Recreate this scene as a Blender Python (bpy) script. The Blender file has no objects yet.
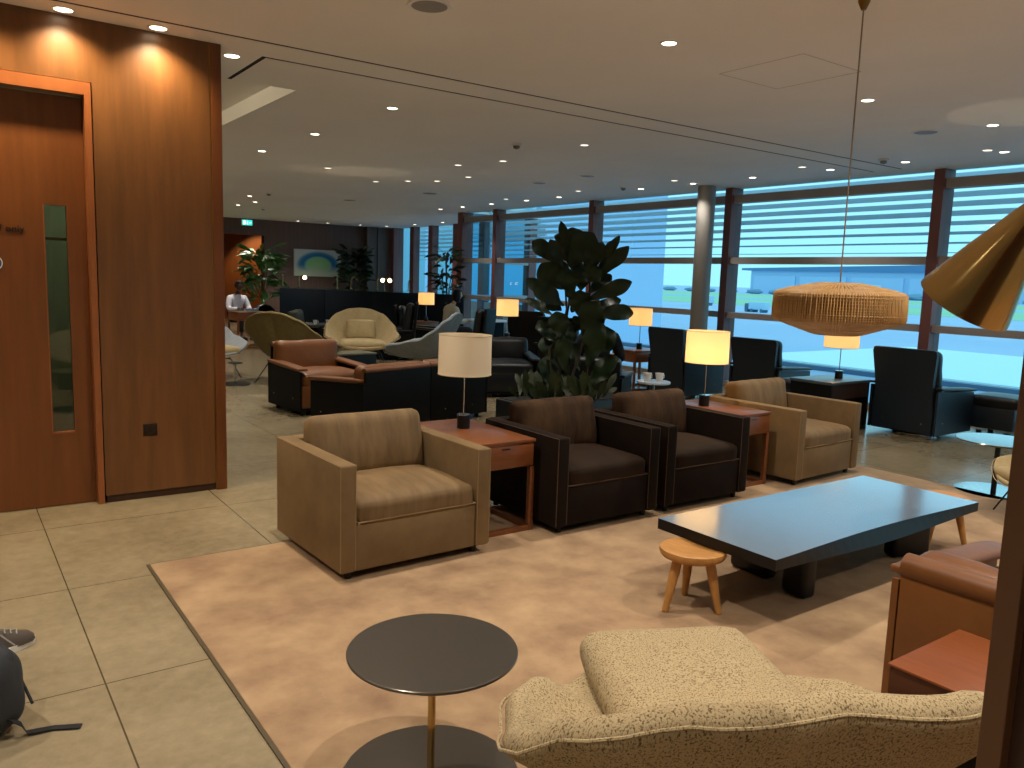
import bpy, bmesh, math, random
from mathutils import Vector, Matrix, noise
random.seed(7)
PI = math.pi
sc = bpy.context.scene
COL = sc.collection
CH = 3.03            # ceiling height
GX = 9.88            # window plane
BY = 23.7            # back wall

# ------------------------------------------------------------------ helpers
def V(*a): return Vector(a)
def T(x, y, z): return Matrix.Translation((x, y, z))
def RZ(a): return Matrix.Rotation(a, 4, 'Z')
def RX(a): return Matrix.Rotation(a, 4, 'X')
def RY(a): return Matrix.Rotation(a, 4, 'Y')

def new(): return bmesh.new()

def link(name, bm, mat, parent=None, smooth=True, angle=35):
    me = bpy.data.meshes.new(name)
    bmesh.ops.recalc_face_normals(bm, faces=bm.faces)
    bm.to_mesh(me); bm.free()
    if smooth:
        for p in me.polygons: p.use_smooth = True
        try: me.set_sharp_from_angle(angle=math.radians(angle))
        except Exception: pass
    o = bpy.data.objects.new(name, me)
    for m in (mat if isinstance(mat, (list, tuple)) else [mat]): me.materials.append(m)
    COL.objects.link(o)
    if parent: o.parent = parent
    return o

def tag(o, label, cat, group=None, kind=None):
    if kind: o['kind'] = kind
    if label: o['label'] = label
    if cat: o['category'] = cat
    if group: o['group'] = group
    return o

def thing(name, label, cat, loc=(0, 0, 0), rotz=0, group=None):
    o = bpy.data.objects.new(name, None); COL.objects.link(o)
    o.empty_display_size = .1
    o.location = loc; o.rotation_euler = (0, 0, rotz)
    return tag(o, label, cat, group)

def struct(name, bm, mat, parent=None, **k):
    o = link(name, bm, mat, parent, **k)
    if not parent: o['kind'] = 'structure'
    return o

def dup(root, loc=None, rotz=None, label=None, group=None):
    r = root.copy(); COL.objects.link(r)
    if loc is not None: r.location = loc
    if rotz is not None: r.rotation_euler = (0, 0, rotz)
    if label: r['label'] = label
    if group: r['group'] = group
    for ch in list(root.children):
        c = ch.copy(); COL.objects.link(c); c.parent = r
        for g in list(ch.children):
            d = g.copy(); COL.objects.link(d); d.parent = c
    return r

def apply(bm, verts, M):
    if M is not None: bmesh.ops.transform(bm, matrix=M, verts=verts)

def box(bm, c, s, bev=0.0, M=None, seg=2):
    """box centred c of size s with rounded edges"""
    r = bmesh.ops.create_cube(bm, size=1)
    vs = r['verts']
    bmesh.ops.transform(bm, matrix=T(*c) @ Matrix.Diagonal((s[0], s[1], s[2], 1)), verts=vs)
    if bev > 0:
        es = list({e for v in vs for e in v.link_edges})
        rr = bmesh.ops.bevel(bm, geom=es, offset=min(bev, min(s) * .49), segments=seg, profile=.5, affect='EDGES')
        vs = list({v for f in rr['faces'] for v in f.verts} | {v for v in vs if v.is_valid})
    apply(bm, vs, M)
    return vs

def bx(bm, x0, x1, y0, y1, z0, z1, bev=0.0, M=None, seg=2):
    return box(bm, ((x0+x1)/2, (y0+y1)/2, (z0+z1)/2), (abs(x1-x0), abs(y1-y0), abs(z1-z0)), bev, M, seg)

def lathe(bm, prof, n=32, M=None, cx=0, cy=0, capb=True, capt=True):
    rings = []
    for r, z in prof:
        rings.append([bm.verts.new((cx + r*math.cos(2*PI*i/n), cy + r*math.sin(2*PI*i/n), z)) for i in range(n)])
    for a, b in zip(rings, rings[1:]):
        for i in range(n):
            bm.faces.new((a[i], a[(i+1) % n], b[(i+1) % n], b[i]))
    if capb: bm.faces.new(rings[0][::-1])
    if capt: bm.faces.new(rings[-1])
    vs = [v for r in rings for v in r]
    apply(bm, vs, M)
    return vs

def tube(bm, pts, r, n=8, M=None, cap=True):
    pts = [Vector(p) for p in pts]
    rs = r if isinstance(r, (list, tuple)) else [r]*len(pts)
    rings = []; up = None
    for i, p in enumerate(pts):
        if i == 0: d = pts[1]-p
        elif i == len(pts)-1: d = p-pts[i-1]
        else: d = (pts[i+1]-p).normalized() + (p-pts[i-1]).normalized()
        d.normalize()
        if up is None:
            up = Vector((0, 0, 1)) if abs(d.z) < .9 else Vector((1, 0, 0))
        a = d.cross(up)
        if a.length < 1e-6: a = d.orthogonal()
        a.normalize(); b = a.cross(d).normalized(); up = b
        rings.append([bm.verts.new(p + (a*math.cos(2*PI*k/n) + b*math.sin(2*PI*k/n))*rs[i]) for k in range(n)])
    for a, b in zip(rings, rings[1:]):
        for k in range(n): bm.faces.new((a[k], a[(k+1) % n], b[(k+1) % n], b[k]))
    if cap:
        bm.faces.new(rings[0][::-1]); bm.faces.new(rings[-1])
    vs = [v for q in rings for v in q]
    apply(bm, vs, M)
    return vs

def prism(bm, pts, z0, z1, M=None):
    a = [bm.verts.new((x, y, z0)) for x, y in pts]
    b = [bm.verts.new((x, y, z1)) for x, y in pts]
    n = len(pts)
    bm.faces.new(a[::-1]); bm.faces.new(b)
    for i in range(n): bm.faces.new((a[i], a[(i+1) % n], b[(i+1) % n], b[i]))
    apply(bm, a+b, M)
    return a+b

def cushion(bm, c, s, r=.05, crown=.02, wr=.004, seed=0, M=None, cuts=11, taper=0, sag=0):
    """soft cushion: rounded box with crowned faces and gentle wrinkles"""
    t = bmesh.new()
    bmesh.ops.create_cube(t, size=2)
    bmesh.ops.subdivide_edges(t, edges=t.edges[:], cuts=cuts, use_grid_fill=True)
    hs = Vector(s)/2
    r = min(r, min(hs)*.98)
    for v in t.verts:
        p = Vector([math.copysign(abs(q)**.7, q) for q in v.co])
        q = Vector([p[i]*hs[i] for i in range(3)])
        e = Vector([max(-(hs[i]-r), min(hs[i]-r, q[i])) for i in range(3)])
        d = q-e
        co = e + (d.normalized()*r if d.length > 1e-6 else d)
        u = Vector([co[i]/hs[i] for i in range(3)])
        k = sorted(range(3), key=lambda i: hs[i])[0]
        o = [i for i in range(3) if i != k]
        co[k] += (u[k])*crown*(1-u[o[0]]**2)*(1-u[o[1]]**2)
        co[o[0]] *= 1 - .02*u[o[1]]**2
        if taper: co.x *= 1 - taper*(u.z*.5+.5)
        if sag: co.z -= sag*(1-u.x**2)*(u.z*.5+.5)
        n = noise.noise(Vector((co.x*7+seed*3.1, co.y*7, co.z*7)))
        n2 = noise.noise(Vector((co.x*26+seed, co.y*9, co.z*6)))
        co += co.normalized()*(n*wr*1.6 + n2*wr)
        v.co = co
    Mx = T(*c) if M is None else M @ T(*c)
    bmesh.ops.transform(t, matrix=Mx, verts=t.verts[:])
    me = bpy.data.meshes.new('tmp'); t.to_mesh(me); t.free()
    bm.from_mesh(me); bpy.data.meshes.remove(me)

def one(fn):
    bm = new(); fn(bm); return bm

# ------------------------------------------------------------------ materials
def lin(h):
    h = h.lstrip('#'); c = [int(h[i:i+2], 16)/255 for i in (0, 2, 4)]
    return tuple(x/12.92 if x <= .04045 else ((x+.055)/1.055)**2.4 for x in c)

def mat(name, col, rough=.6, metal=0, spec=.5, noise_amt=0, nscale=6, col2=None, bump=0, bscale=60,
        sheen=0, coat=0, emis=None, estr=0, stretch=None, ior=None, detail=6, trans=0):
    m = bpy.data.materials.new(name); m.use_nodes = True
    nt = m.node_tree; b = nt.nodes['Principled BSDF']
    c = lin(col) if isinstance(col, str) else col
    b.inputs['Base Color'].default_value = (*c, 1)
    b.inputs['Roughness'].default_value = rough
    b.inputs['Metallic'].default_value = metal
    b.inputs['Specular IOR Level'].default_value = spec
    if ior: b.inputs['IOR'].default_value = ior
    if sheen:
        b.inputs['Sheen Weight'].default_value = sheen
        b.inputs['Sheen Roughness'].default_value = .35
        b.inputs['Sheen Tint'].default_value = (*[min(1, x*2.2+.05) for x in c], 1)
    if coat:
        b.inputs['Coat Weight'].default_value = coat; b.inputs['Coat Roughness'].default_value = .12
    if emis:
        b.inputs['Emission Color'].default_value = (*(lin(emis) if isinstance(emis, str) else emis), 1)
        b.inputs['Emission Strength'].default_value = estr
    if trans: b.inputs['Transmission Weight'].default_value = trans
    tc = nt.nodes.new('ShaderNodeTexCoord')
    mp = nt.nodes.new('ShaderNodeMapping'); nt.links.new(tc.outputs['Object'], mp.inputs[0])
    if stretch: mp.inputs['Scale'].default_value = stretch
    if noise_amt or col2:
        n = nt.nodes.new('ShaderNodeTexNoise'); n.inputs['Scale'].default_value = nscale
        n.inputs['Detail'].default_value = detail; n.inputs['Roughness'].default_value = .6
        nt.links.new(mp.outputs[0], n.inputs['Vector'])
        rp = nt.nodes.new('ShaderNodeValToRGB')
        c2 = lin(col2) if isinstance(col2, str) else (col2 or tuple(x*(1-noise_amt) for x in c))
        rp.color_ramp.elements[0].position = .3; rp.color_ramp.elements[1].position = .7
        rp.color_ramp.elements[0].color = (*c2, 1); rp.color_ramp.elements[1].color = (*c, 1)
        nt.links.new(n.outputs['Fac'], rp.inputs[0]); nt.links.new(rp.outputs[0], b.inputs['Base Color'])
    if bump:
        n = nt.nodes.new('ShaderNodeTexNoise'); n.inputs['Scale'].default_value = bscale
        n.inputs['Detail'].default_value = 4
        nt.links.new(mp.outputs[0], n.inputs['Vector'])
        bp = nt.nodes.new('ShaderNodeBump'); bp.inputs['Strength'].default_value = bump
        bp.inputs['Distance'].default_value = .01
        nt.links.new(n.outputs['Fac'], bp.inputs['Height']); nt.links.new(bp.outputs[0], b.inputs['Normal'])
    return m

def emit(name, col, s):
    m = bpy.data.materials.new(name); m.use_nodes = True
    nt = m.node_tree; nt.nodes.clear()
    e = nt.nodes.new('ShaderNodeEmission'); e.inputs[0].default_value = (*(lin(col) if isinstance(col, str) else col), 1)
    e.inputs[1].default_value = s
    o = nt.nodes.new('ShaderNodeOutputMaterial'); nt.links.new(e.outputs[0], o.inputs[0])
    return m

WOODWALL = mat('wall_veneer', '#774c27', .38, col2='#5e3b1c', nscale=3.2, stretch=(4, 4, .35), bump=.03, bscale=30)
DOORWOOD = mat('door_veneer', '#78451e', .36, col2='#653816', nscale=3.5, stretch=(5, 5, .4))
FRAMEWOOD = mat('door_frame_wood', '#96582f', .35, col2='#884d28', nscale=6, stretch=(3, 3, .5))
JAMBWOOD = mat('partition_veneer', '#3d2112', .45, col2='#321a0d', nscale=4, stretch=(6, 6, .4))
LIPWOOD = mat('wood_lipping', '#5a3a22', .4)
BACKWOOD = mat('back_wall_veneer', '#6a4c3c', .5, col2='#583e31', nscale=2.2, stretch=(6, 1, .3))
TABLEWOOD = mat('mahogany_top', '#804c2c', .3, col2='#6c3d20', nscale=5, stretch=(1, 8, 8), coat=.15)
STOOLWOOD = mat('oiled_oak', '#b98446', .45, col2='#a06f36', nscale=7, stretch=(2, 9, 2))
GAPSHADE = mat('gap_shade_fill', '#0d0a08', .9)  # near-black fill, shade of the gaps put into its colour
CEIL = mat('ceiling_plaster', '#ece9e4', .85, col2='#e6e2dc', nscale=.7)
VELV = mat('camel_velvet', '#7c6340', .8, col2='#67502f', nscale=4, sheen=.3, bump=.1, bscale=200)
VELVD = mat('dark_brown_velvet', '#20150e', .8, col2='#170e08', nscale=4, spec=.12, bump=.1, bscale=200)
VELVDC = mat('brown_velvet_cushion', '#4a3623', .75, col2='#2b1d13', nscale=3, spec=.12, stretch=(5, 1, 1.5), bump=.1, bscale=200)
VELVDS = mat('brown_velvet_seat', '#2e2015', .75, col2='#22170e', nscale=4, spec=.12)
VELVC = mat('camel_velvet_cushion', '#7f6541', .75, col2='#604a2c', nscale=3, sheen=.35, stretch=(5, 1, 1))
PIPE = mat('velvet_piping', '#8f7750', .7)
PIPED = mat('dark_velvet_piping', '#4a3726', .7)
LEATHER = mat('cognac_leather', '#78491f', .42, col2='#663b18', nscale=5, bump=.15, bscale=25)
LEATHERD = mat('black_leather', '#12161b', .38, col2='#0d1013', nscale=5, bump=.12, bscale=25)
SHELL = mat('black_shell', '#060709', .6, spec=.2, bump=.03, bscale=300)
SHELLB = mat('charcoal_shell', '#1a2530', .42)
BOUCLE_A = None
CHROME = mat('chrome', '#c8c8c8', .12, metal=1)
BRASS = mat('polished_brass', '#bfa06a', .15, metal=1)
BRASSD = mat('aged_brass', '#8f6d3c', .3, metal=1)
BLACKM = mat('black_metal', '#0c0c0d', .35)
SHEENTOP = mat('window_sheen_lacquer', '#b2c0d0', .15, metal=.72, ior=2.5)  # black tabletop; pale blue metal base paints in the window reflection
BLACKSIDE = mat('black_stained_wood', '#07080b', .4, spec=.35)
MIRRORTOP = mat('smoked_metal_top', '#6d675f', .28, metal=.85)
GREYTOP = mat('grey_lacquer_top', '#47525c', .3, ior=1.9)
WHITEM = mat('white_enamel', '#e6e4e0', .5)
GREYM = mat('grey_plastic', '#8c8c8a', .5)
MULL = mat('mauve_brown_mullion', '#7a4c48', .5)
TRANS = mat('grey_brown_transom', '#a39a96', .5)
COLM = mat('grey_column_paint', '#8f8b86', .5)
SOIL = mat('dark_soil', '#14100c', .95)
POT = mat('black_planter', '#101214', .4)
LEAF = mat('fig_leaf', '#1d3119', .45, col2='#15260f', nscale=12, spec=.35)
LEAF2 = mat('light_leaf', '#2f3c18', .5, col2='#1a2810', nscale=10)
LEAF3 = mat('green_leaf', '#4a7a3a', .45, col2='#2f5a2a', nscale=10)
STEM = mat('plant_stem', '#3b2f22', .8)
SKIN_L = mat('light_skin', '#b98a6e', .55)
SKIN_D = mat('brown_skin', '#4a2f22', .55)
HAIR = mat('black_hair', '#0c0a09', .6, bump=.3, bscale=120)
CREAMT = mat('cream_knit', '#b9b09a', .85, bump=.1, bscale=150)
WHITET = mat('white_cotton', '#d8d6e2', .8)
DARKT = mat('dark_wool', '#14161c', .85)
BEIGET = mat('beige_cotton', '#b5a488', .85)
BAGM = mat('charcoal_nylon', '#25272b', .75, bump=.1, bscale=300)
BAGB = mat('black_webbing', '#0c0c0e', .8)
SHOEM = mat('brown_suede', '#4a4038', .85)
SHOEW = mat('white_rubber', '#d9d4c8', .6)
LACE = mat('grey_lace', '#8a8680', .8)
BOOTH = mat('midnight_panel', '#06131e', .75, spec=.2)
GLOW = emit('downlight_glow', (1, .86, .62), 9)
GLOWW = emit('bulb_glow', (1, .72, .4), 14)
GLOWDIM = emit('dim_downlight_glow', (1, .86, .66), 2.2)

def tweed(name, base, dark, scale=1.0):
    m = bpy.data.materials.new(name); m.use_nodes = True
    nt = m.node_tree; b = nt.nodes['Principled BSDF']
    b.inputs['Roughness'].default_value = .9; b.inputs['Specular IOR Level'].default_value = .2
    tc = nt.nodes.new('ShaderNodeTexCoord')
    mp = nt.nodes.new('ShaderNodeMapping'); mp.inputs['Scale'].default_value = (230*scale, 230*scale, 60*scale)
    nt.links.new(tc.outputs['Object'], mp.inputs[0])
    n = nt.nodes.new('ShaderNodeTexNoise'); n.inputs['Scale'].default_value = 1; n.inputs['Detail'].default_value = 3
    n.inputs['Roughness'].default_value = .7
    nt.links.new(mp.outputs[0], n.inputs['Vector'])
    rp = nt.nodes.new('ShaderNodeValToRGB')
    rp.color_ramp.elements[0].position = .38; rp.color_ramp.elements[1].position = .5
    rp.color_ramp.elements[0].color = (*lin(dark), 1); rp.color_ramp.elements[1].color = (*lin(base), 1)
    nt.links.new(n.outputs['Fac'], rp.inputs[0]); nt.links.new(rp.outputs[0], b.inputs['Base Color'])
    bp = nt.nodes.new('ShaderNodeBump'); bp.inputs['Strength'].default_value = .5; bp.inputs['Distance'].default_value = .004
    nt.links.new(n.outputs['Fac'], bp.inputs['Height']); nt.links.new(bp.outputs[0], b.inputs['Normal'])
    return m
TWEED = tweed('cream_tweed', '#b09c78', '#5e4c30')
FELT = mat('beige_felt', '#a8946c', .9, col2='#9a875f', nscale=20)
FELTO = mat('olive_felt', '#75673f', .9, col2='#685b36', nscale=20)
FELTG = mat('grey_felt', '#8d9396', .9, col2='#80868a', nscale=20)

def shade_mat(name, col, e, base='#e8dcc0'):
    m = bpy.data.materials.new(name); m.use_nodes = True
    nt = m.node_tree; nt.nodes.clear()
    d = nt.nodes.new('ShaderNodeBsdfDiffuse'); d.inputs[0].default_value = (*lin(base), 1)
    t = nt.nodes.new('ShaderNodeBsdfTranslucent'); t.inputs[0].default_value = (*lin(base), 1)
    mx = nt.nodes.new('ShaderNodeMixShader'); mx.inputs[0].default_value = .5
    nt.links.new(d.outputs[0], mx.inputs[1]); nt.links.new(t.outputs[0], mx.inputs[2])
    o = nt.nodes.new('ShaderNodeOutputMaterial')
    if e:
        em = nt.nodes.new('ShaderNodeEmission'); em.inputs[0].default_value = (*col, 1); em.inputs[1].default_value = e
        ad = nt.nodes.new('ShaderNodeAddShader')
        nt.links.new(mx.outputs[0], ad.inputs[0]); nt.links.new(em.outputs[0], ad.inputs[1])
        nt.links.new(ad.outputs[0], o.inputs[0])
    else: nt.links.new(mx.outputs[0], o.inputs[0])
    return m
SHADE_ON = shade_mat('lit_lamp_shade', (1, .58, .22), .40)
SHADE_OFF = shade_mat('unlit_lamp_shade', (1, .8, .5), 0, '#f4ead6')

def glass_mat(name, tint, refl=1.0):
    m = bpy.data.materials.new(name); m.use_nodes = True
    nt = m.node_tree; nt.nodes.clear()
    t = nt.nodes.new('ShaderNodeBsdfTransparent'); t.inputs[0].default_value = (*tint, 1)
    g = nt.nodes.new('ShaderNodeBsdfGlossy'); g.inputs['Roughness'].default_value = .02
    f = nt.nodes.new('ShaderNodeLayerWeight'); f.inputs['Blend'].default_value = .5
    pw = nt.nodes.new('ShaderNodeMath'); pw.operation = 'POWER'; pw.inputs[1].default_value = 5
    nt.links.new(f.outputs['Facing'], pw.inputs[0])
    mu = nt.nodes.new('ShaderNodeMath'); mu.operation = 'MULTIPLY_ADD'; mu.inputs[1].default_value = .5; mu.inputs[2].default_value = .022*refl
    nt.links.new(pw.outputs[0], mu.inputs[0])
    mx = nt.nodes.new('ShaderNodeMixShader'); nt.links.new(mu.outputs[0], mx.inputs[0])
    nt.links.new(t.outputs[0], mx.inputs[1]); nt.links.new(g.outputs[0], mx.inputs[2])
    o = nt.nodes.new('ShaderNodeOutputMaterial'); nt.links.new(mx.outputs[0], o.inputs[0])
    return m
GLASS = glass_mat('blue_tinted_glazing', (.76, .93, 1.0))
GLASSD = glass_mat('door_glass', (.55, .6, .5), 3.5)
GLASSC = glass_mat('clear_glass', (.8, .95, .95), 1.5)

# stone floor: large polished limestone tiles with thin dark joints
def stone_floor():
    m = bpy.data.materials.new('limestone_tiles'); m.use_nodes = True
    nt = m.node_tree; b = nt.nodes['Principled BSDF']
    N = nt.nodes.new; L = nt.links.new
    tc = N('ShaderNodeTexCoord'); sp = N('ShaderNodeSeparateXYZ'); L(tc.outputs['Object'], sp.inputs[0])
    masks = []
    for ax, off, per in (('X', .43, 1.045), ('Y', 3.14, 1.06)):
        s = N('ShaderNodeMath'); s.operation = 'SUBTRACT'; s.inputs[1].default_value = off - 200*per
        L(sp.outputs[ax], s.inputs[0])
        w = N('ShaderNodeMath'); w.operation = 'PINGPONG'; w.inputs[1].default_value = per/2; L(s.outputs[0], w.inputs[0])
        c = N('ShaderNodeMath'); c.operation = 'LESS_THAN'; c.inputs[1].default_value = .0030; L(w.outputs[0], c.inputs[0])
        masks.append(c)
    mxm = N('ShaderNodeMath'); mxm.operation = 'MAXIMUM'; L(masks[0].outputs[0], mxm.inputs[0]); L(masks[1].outputs[0], mxm.inputs[1])
    n1 = N('ShaderNodeTexNoise'); n1.inputs['Scale'].default_value = 1.6; n1.inputs['Detail'].default_value = 8; L(tc.outputs['Object'], n1.inputs['Vector'])
    n2 = N('ShaderNodeTexNoise'); n2.inputs['Scale'].default_value = 14; n2.inputs['Detail'].default_value = 8; n2.inputs['Roughness'].default_value = .7; L(tc.outputs['Object'], n2.inputs['Vector'])
    mm = N('ShaderNodeMix'); mm.data_type = 'FLOAT'; mm.inputs[0].default_value = .45
    L(n1.outputs['Fac'], mm.inputs[2]); L(n2.outputs['Fac'], mm.inputs[3])
    rp = N('ShaderNodeValToRGB'); rp.color_ramp.elements[0].position = .33; rp.color_ramp.elements[1].position = .66
    rp.color_ramp.elements[0].color = (*lin('#786b53'), 1); rp.color_ramp.elements[1].color = (*lin('#9b8c70'), 1)
    L(mm.outputs[0], rp.inputs[0])
    mx = N('ShaderNodeMix'); mx.data_type = 'RGBA'
    L(mxm.outputs[0], mx.inputs[0]); L(rp.outputs[0], mx.inputs[6]); mx.inputs[7].default_value = (*lin('#4d4330'), 1)
    L(mx.outputs[2], b.inputs['Base Color'])
    b.inputs['Roughness'].default_value = .2
    return m
STONE = stone_floor()
CARPET = mat('sand_velvet_carpet', '#b0926e', .95, col2='#80634a', nscale=3.4, bump=.25, bscale=350, sheen=.15, detail=8)

# ------------------------------------------------------------------ camera
h = 1.55
yaw, pitch, roll, f = 0.6230363183815883, 0.13135077997039768, 0.032417975587766705, 796.743462875792
fwd = Vector((math.sin(yaw)*math.cos(pitch), math.cos(yaw)*math.cos(pitch), -math.sin(pitch)))
right = Vector((math.cos(yaw), -math.sin(yaw), 0)); up = right.cross(fwd)
r2 = right*math.cos(roll) + up*math.sin(roll); u2 = -right*math.sin(roll) + up*math.cos(roll)
cam = bpy.data.cameras.new('camera'); co = bpy.data.objects.new('camera', cam); COL.objects.link(co)
M = Matrix((r2, u2, -fwd)).transposed().to_4x4(); M.translation = (0, 0, h)
co.matrix_world = M
cam.sensor_width = 36; cam.lens = f/1024*36; cam.clip_start = .05; cam.clip_end = 5000
sc.camera = co

# ------------------------------------------------------------------ SETTING
bm = new(); prism(bm, [(-6, -5), (10.2, -5), (10.2, 15.95), (12.2, 15.95), (12.2, 27.5), (-6, 27.5)], -.25, 0); struct('floor', bm, STONE, smooth=False)

# ceiling: slab with slots, filled by dark strips painted as their shade
def ceiling():
    bm = new()
    xs = [-6, .2, 1.91, 1.945, 2.47, 9.65, 9.67, 10.14, 12.2]
    ys = [-5, 5.394, 5.428, 5.764, 5.798, 6.62, 8.9, 15.95, 27.5]
    def is_gap(x, y):
        if 5.394 < y < 5.428 and .2 < x < 9.65: return True
        if 5.764 < y < 5.798 and 1.91 < x < 9.67: return True
        if 1.91 < x < 1.945 and 5.764 < y < 6.62: return True
        if .2 < x < 2.47 and 6.62 < y < 8.9: return True
        if x > 10.14 and y < 15.95: return True
        return False
    for a, b in zip(xs, xs[1:]):
        for c, d in zip(ys, ys[1:]):
            if not is_gap((a+b)/2, (c+d)/2): bx(bm, a, b, c, d, CH, CH+.05)
    return bm
struct('ceiling', ceiling(), CEIL, smooth=False)
bm = new(); prism(bm, [(-6, -5), (10.14, -5), (10.14, 15.95), (12.2, 15.95), (12.2, 27.5), (-6, 27.5)], CH+.14, CH+.2); struct('ceiling_upper', bm, CEIL, smooth=False)
bm = new(); bx(bm, .2, 9.65, 5.394, 5.428, CH+.002, CH+.04); bx(bm, 1.91, 9.67, 5.764, 5.798, CH+.002, CH+.04); bx(bm, 1.91, 1.945, 5.798, 6.62, CH+.002, CH+.04)
struct('trim_12', bm, GAPSHADE, smooth=False)  # almost flush dark strips stand in for shade inside the slots
bm = new(); bx(bm, 2.47, 2.50, 6.60, 8.92, CH+.05, CH+.14); bx(bm, .17, .2, 6.60, 8.92, CH+.05, CH+.14); bx(bm, .2, 2.47, 6.59, 6.62, CH+.05, CH+.14); bx(bm, .2, 2.47, 8.9, 8.93, CH+.05, CH+.14)
struct('trim_13', bm, CEIL, smooth=False)  # tray rim, shaped to make the bright patch on the ceiling
# access hatch outline in the ceiling
bm = new()
for a, b, c, d in ((4.55, 5.2, 3.95, 3.954), (4.55, 5.2, 3.27, 3.274), (4.55, 4.554, 3.27, 3.954), (5.2, 5.204, 3.27, 3.954)):
    bx(bm, a, b, c, d, CH-.0015, CH+.002)
struct('trim_1', bm, mat('hatch_joint', '#b3aca0', .9), smooth=False)

WY = 5.67
# wall left with door opening and slit-window door
bm = new()
bx(bm, -6, -.55, WY, WY+.22, 0, CH)
bx(bm, .82, 1.53, WY, WY+.22, .05, CH)
bx(bm, -.55, .82, WY, WY+.22, 2.66, CH)
struct('wall_left', bm, WOODWALL, smooth=False)
bm = new(); bx(bm, -6, -.56, WY-.0, WY+.2, 0, .05); bx(bm, .83, 1.53, WY+.012, WY+.2, 0, .05)
struct('baseboard_left', bm, JAMBWOOD, smooth=False)
bm = new(); bx(bm, 1.53, 1.60, WY-.006, WY+.25, 0, CH, .004); struct('trim_2', bm, mat('end_post_wood', '#744018', .4, col2='#5f3313', nscale=5, stretch=(4, 4, .4)), smooth=False)
bm = new(); bx(bm, 1.522, 1.53, WY-.004, WY+.02, 0, CH); struct('trim_3', bm, BRASSD, smooth=False)
# door frame
bm = new()
bx(bm, .775, .812, WY-.012, WY+.2, 0, 2.655); bx(bm, -.54, -.503, WY-.012, WY+.2, 0, 2.655)
bx(bm, -.503, .775, WY-.012, WY+.2, 2.58, 2.655)
bmf = struct('door_1_frame', bm, FRAMEWOOD, smooth=False)
bmf.name = 'trim_4'
bm = new(); bx(bm, .812, .82, WY+.03, WY+.2, 0, 2.66); bx(bm, -.55, -.54, WY+.03, WY+.2, 0, 2.66); bx(bm, -.54, .812, WY+.03, WY+.2, 2.655, 2.66)
struct('trim_5', bm, GAPSHADE, smooth=False)
dr = thing('door_1', None, None, (.135, WY+.075, 0)); dr['kind'] = 'structure'
bm = new()   # leaf with a slit opening, local x = world x-.135
x0, x1 = -.635, .637; gx0, gx1 = .405, .53
bx(bm, x0, gx0, 0, .045, .006, 2.57); bx(bm, gx1, x1, 0, .045, .006, 2.57)
bx(bm, gx0, gx1, 0, .045, .006, .48); bx(bm, gx0, gx1, 0, .045, 1.91, 2.57)
struct('door_leaf', bm, DOORWOOD, dr, smooth=False)
bm = new(); bx(bm, gx0, gx1, .02, .026, .48, 1.91); struct('door_pane', bm, GLASSD, dr, smooth=False)
bm = new()
bx(bm, gx0-.001, gx1+.001, -.003, .045, .475, .485); bx(bm, gx0-.003, gx0+.003, -.003, .03, .48, 1.91)
struct('pane_bead', bm, FRAMEWOOD, dr, smooth=False)
# lettering on the door
def text(name, s, size, mtl, parent, loc, rot=(PI/2, 0, 0), ext=.002, align='RIGHT'):
    c = bpy.data.curves.new(name, 'FONT'); c.body = s; c.size = size; c.extrude = ext; c.align_x = align
    o = bpy.data.objects.new(name, c); COL.objects.link(o)
    o.data.materials.append(mtl); o.location = loc; o.rotation_euler = rot
    if parent: o.parent = parent
    return o
tx = text('door_lettering', 'Staff only', .058, BLACKM, dr, (.435-.135, -.003, 1.735))
sg = thing('door_sign', 'small round blue sign with white rim on the wooden door', 'sign', (.27, WY+.074, 1.545))
bm = new(); lathe(bm, [(.046, 0), (.046, .004)], 40, RX(PI/2)); link('sign_rim', bm, WHITEM, sg)
bm = new(); lathe(bm, [(.04, .0042), (.04, .0055)], 40, RX(PI/2)); link('sign_face', bm, mat('sign_blue', '#27548c', .4), sg)
# room behind the slit
bm = new(); bx(bm, -.6, 1.5, WY+2.2, WY+2.25, 0, CH); bx(bm, -.65, -.6, WY+.25, WY+2.2, 0, CH); bx(bm, 1.5, 1.56, WY+.26, WY+2.2, 0, CH)
struct('wall_corridor', bm, mat('corridor_paint', '#7c8374', .7), smooth=False)
bm = new(); tube(bm, [(-.4, WY+.6, 1.72), (1.4, WY+.6, 1.72)], .012); link('rail', bm, CHROME).name = 'hanging_rail'
tag(bpy.data.objects['hanging_rail'], 'pale metal rail seen through the slit window of the wooden door', 'rail')
# socket
so = thing('wall_socket', 'black double power socket low on the wooden wall', 'socket', (1.1, WY, .47))
bm = new(); bx(bm, -.044, .044, -.008, 0, -.04, .04, .003); link('socket_plate', bm, mat('bronze_plate', '#2a1c12', .4, metal=.4), so)
bm = new()
for sx in (-.02, .02):
    for dx, dz in ((0, .014), (-.008, -.006), (.008, -.006)): bx(bm, sx+dx-.003, sx+dx+.003, -.0095, -.007, dz-.005, dz+.005)
link('pin_slots', bm, BLACKM, so)

# back wall with opening
bm = new()
bx(bm, -6, 6.3, BY, BY+.25, 0, CH); bx(bm, 7.86, 11.05, BY, BY+.25, 0, CH); bx(bm, 6.3, 7.86, BY, BY+.25, 2.58, CH)
struct('wall_back', bm, BACKWOOD, smooth=False)
bm = new(); bx(bm, 11.05, 11.85, BY-.25, BY+.1, 0, CH); bx(bm, 11.4, 11.46, BY-.29, BY-.25, 0, CH); struct('trim_6', bm, mat('grey_brown_panel', '#6b5c55', .6, col2='#5c4f49', nscale=3, stretch=(5, 5, .3)), smooth=False)
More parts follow.
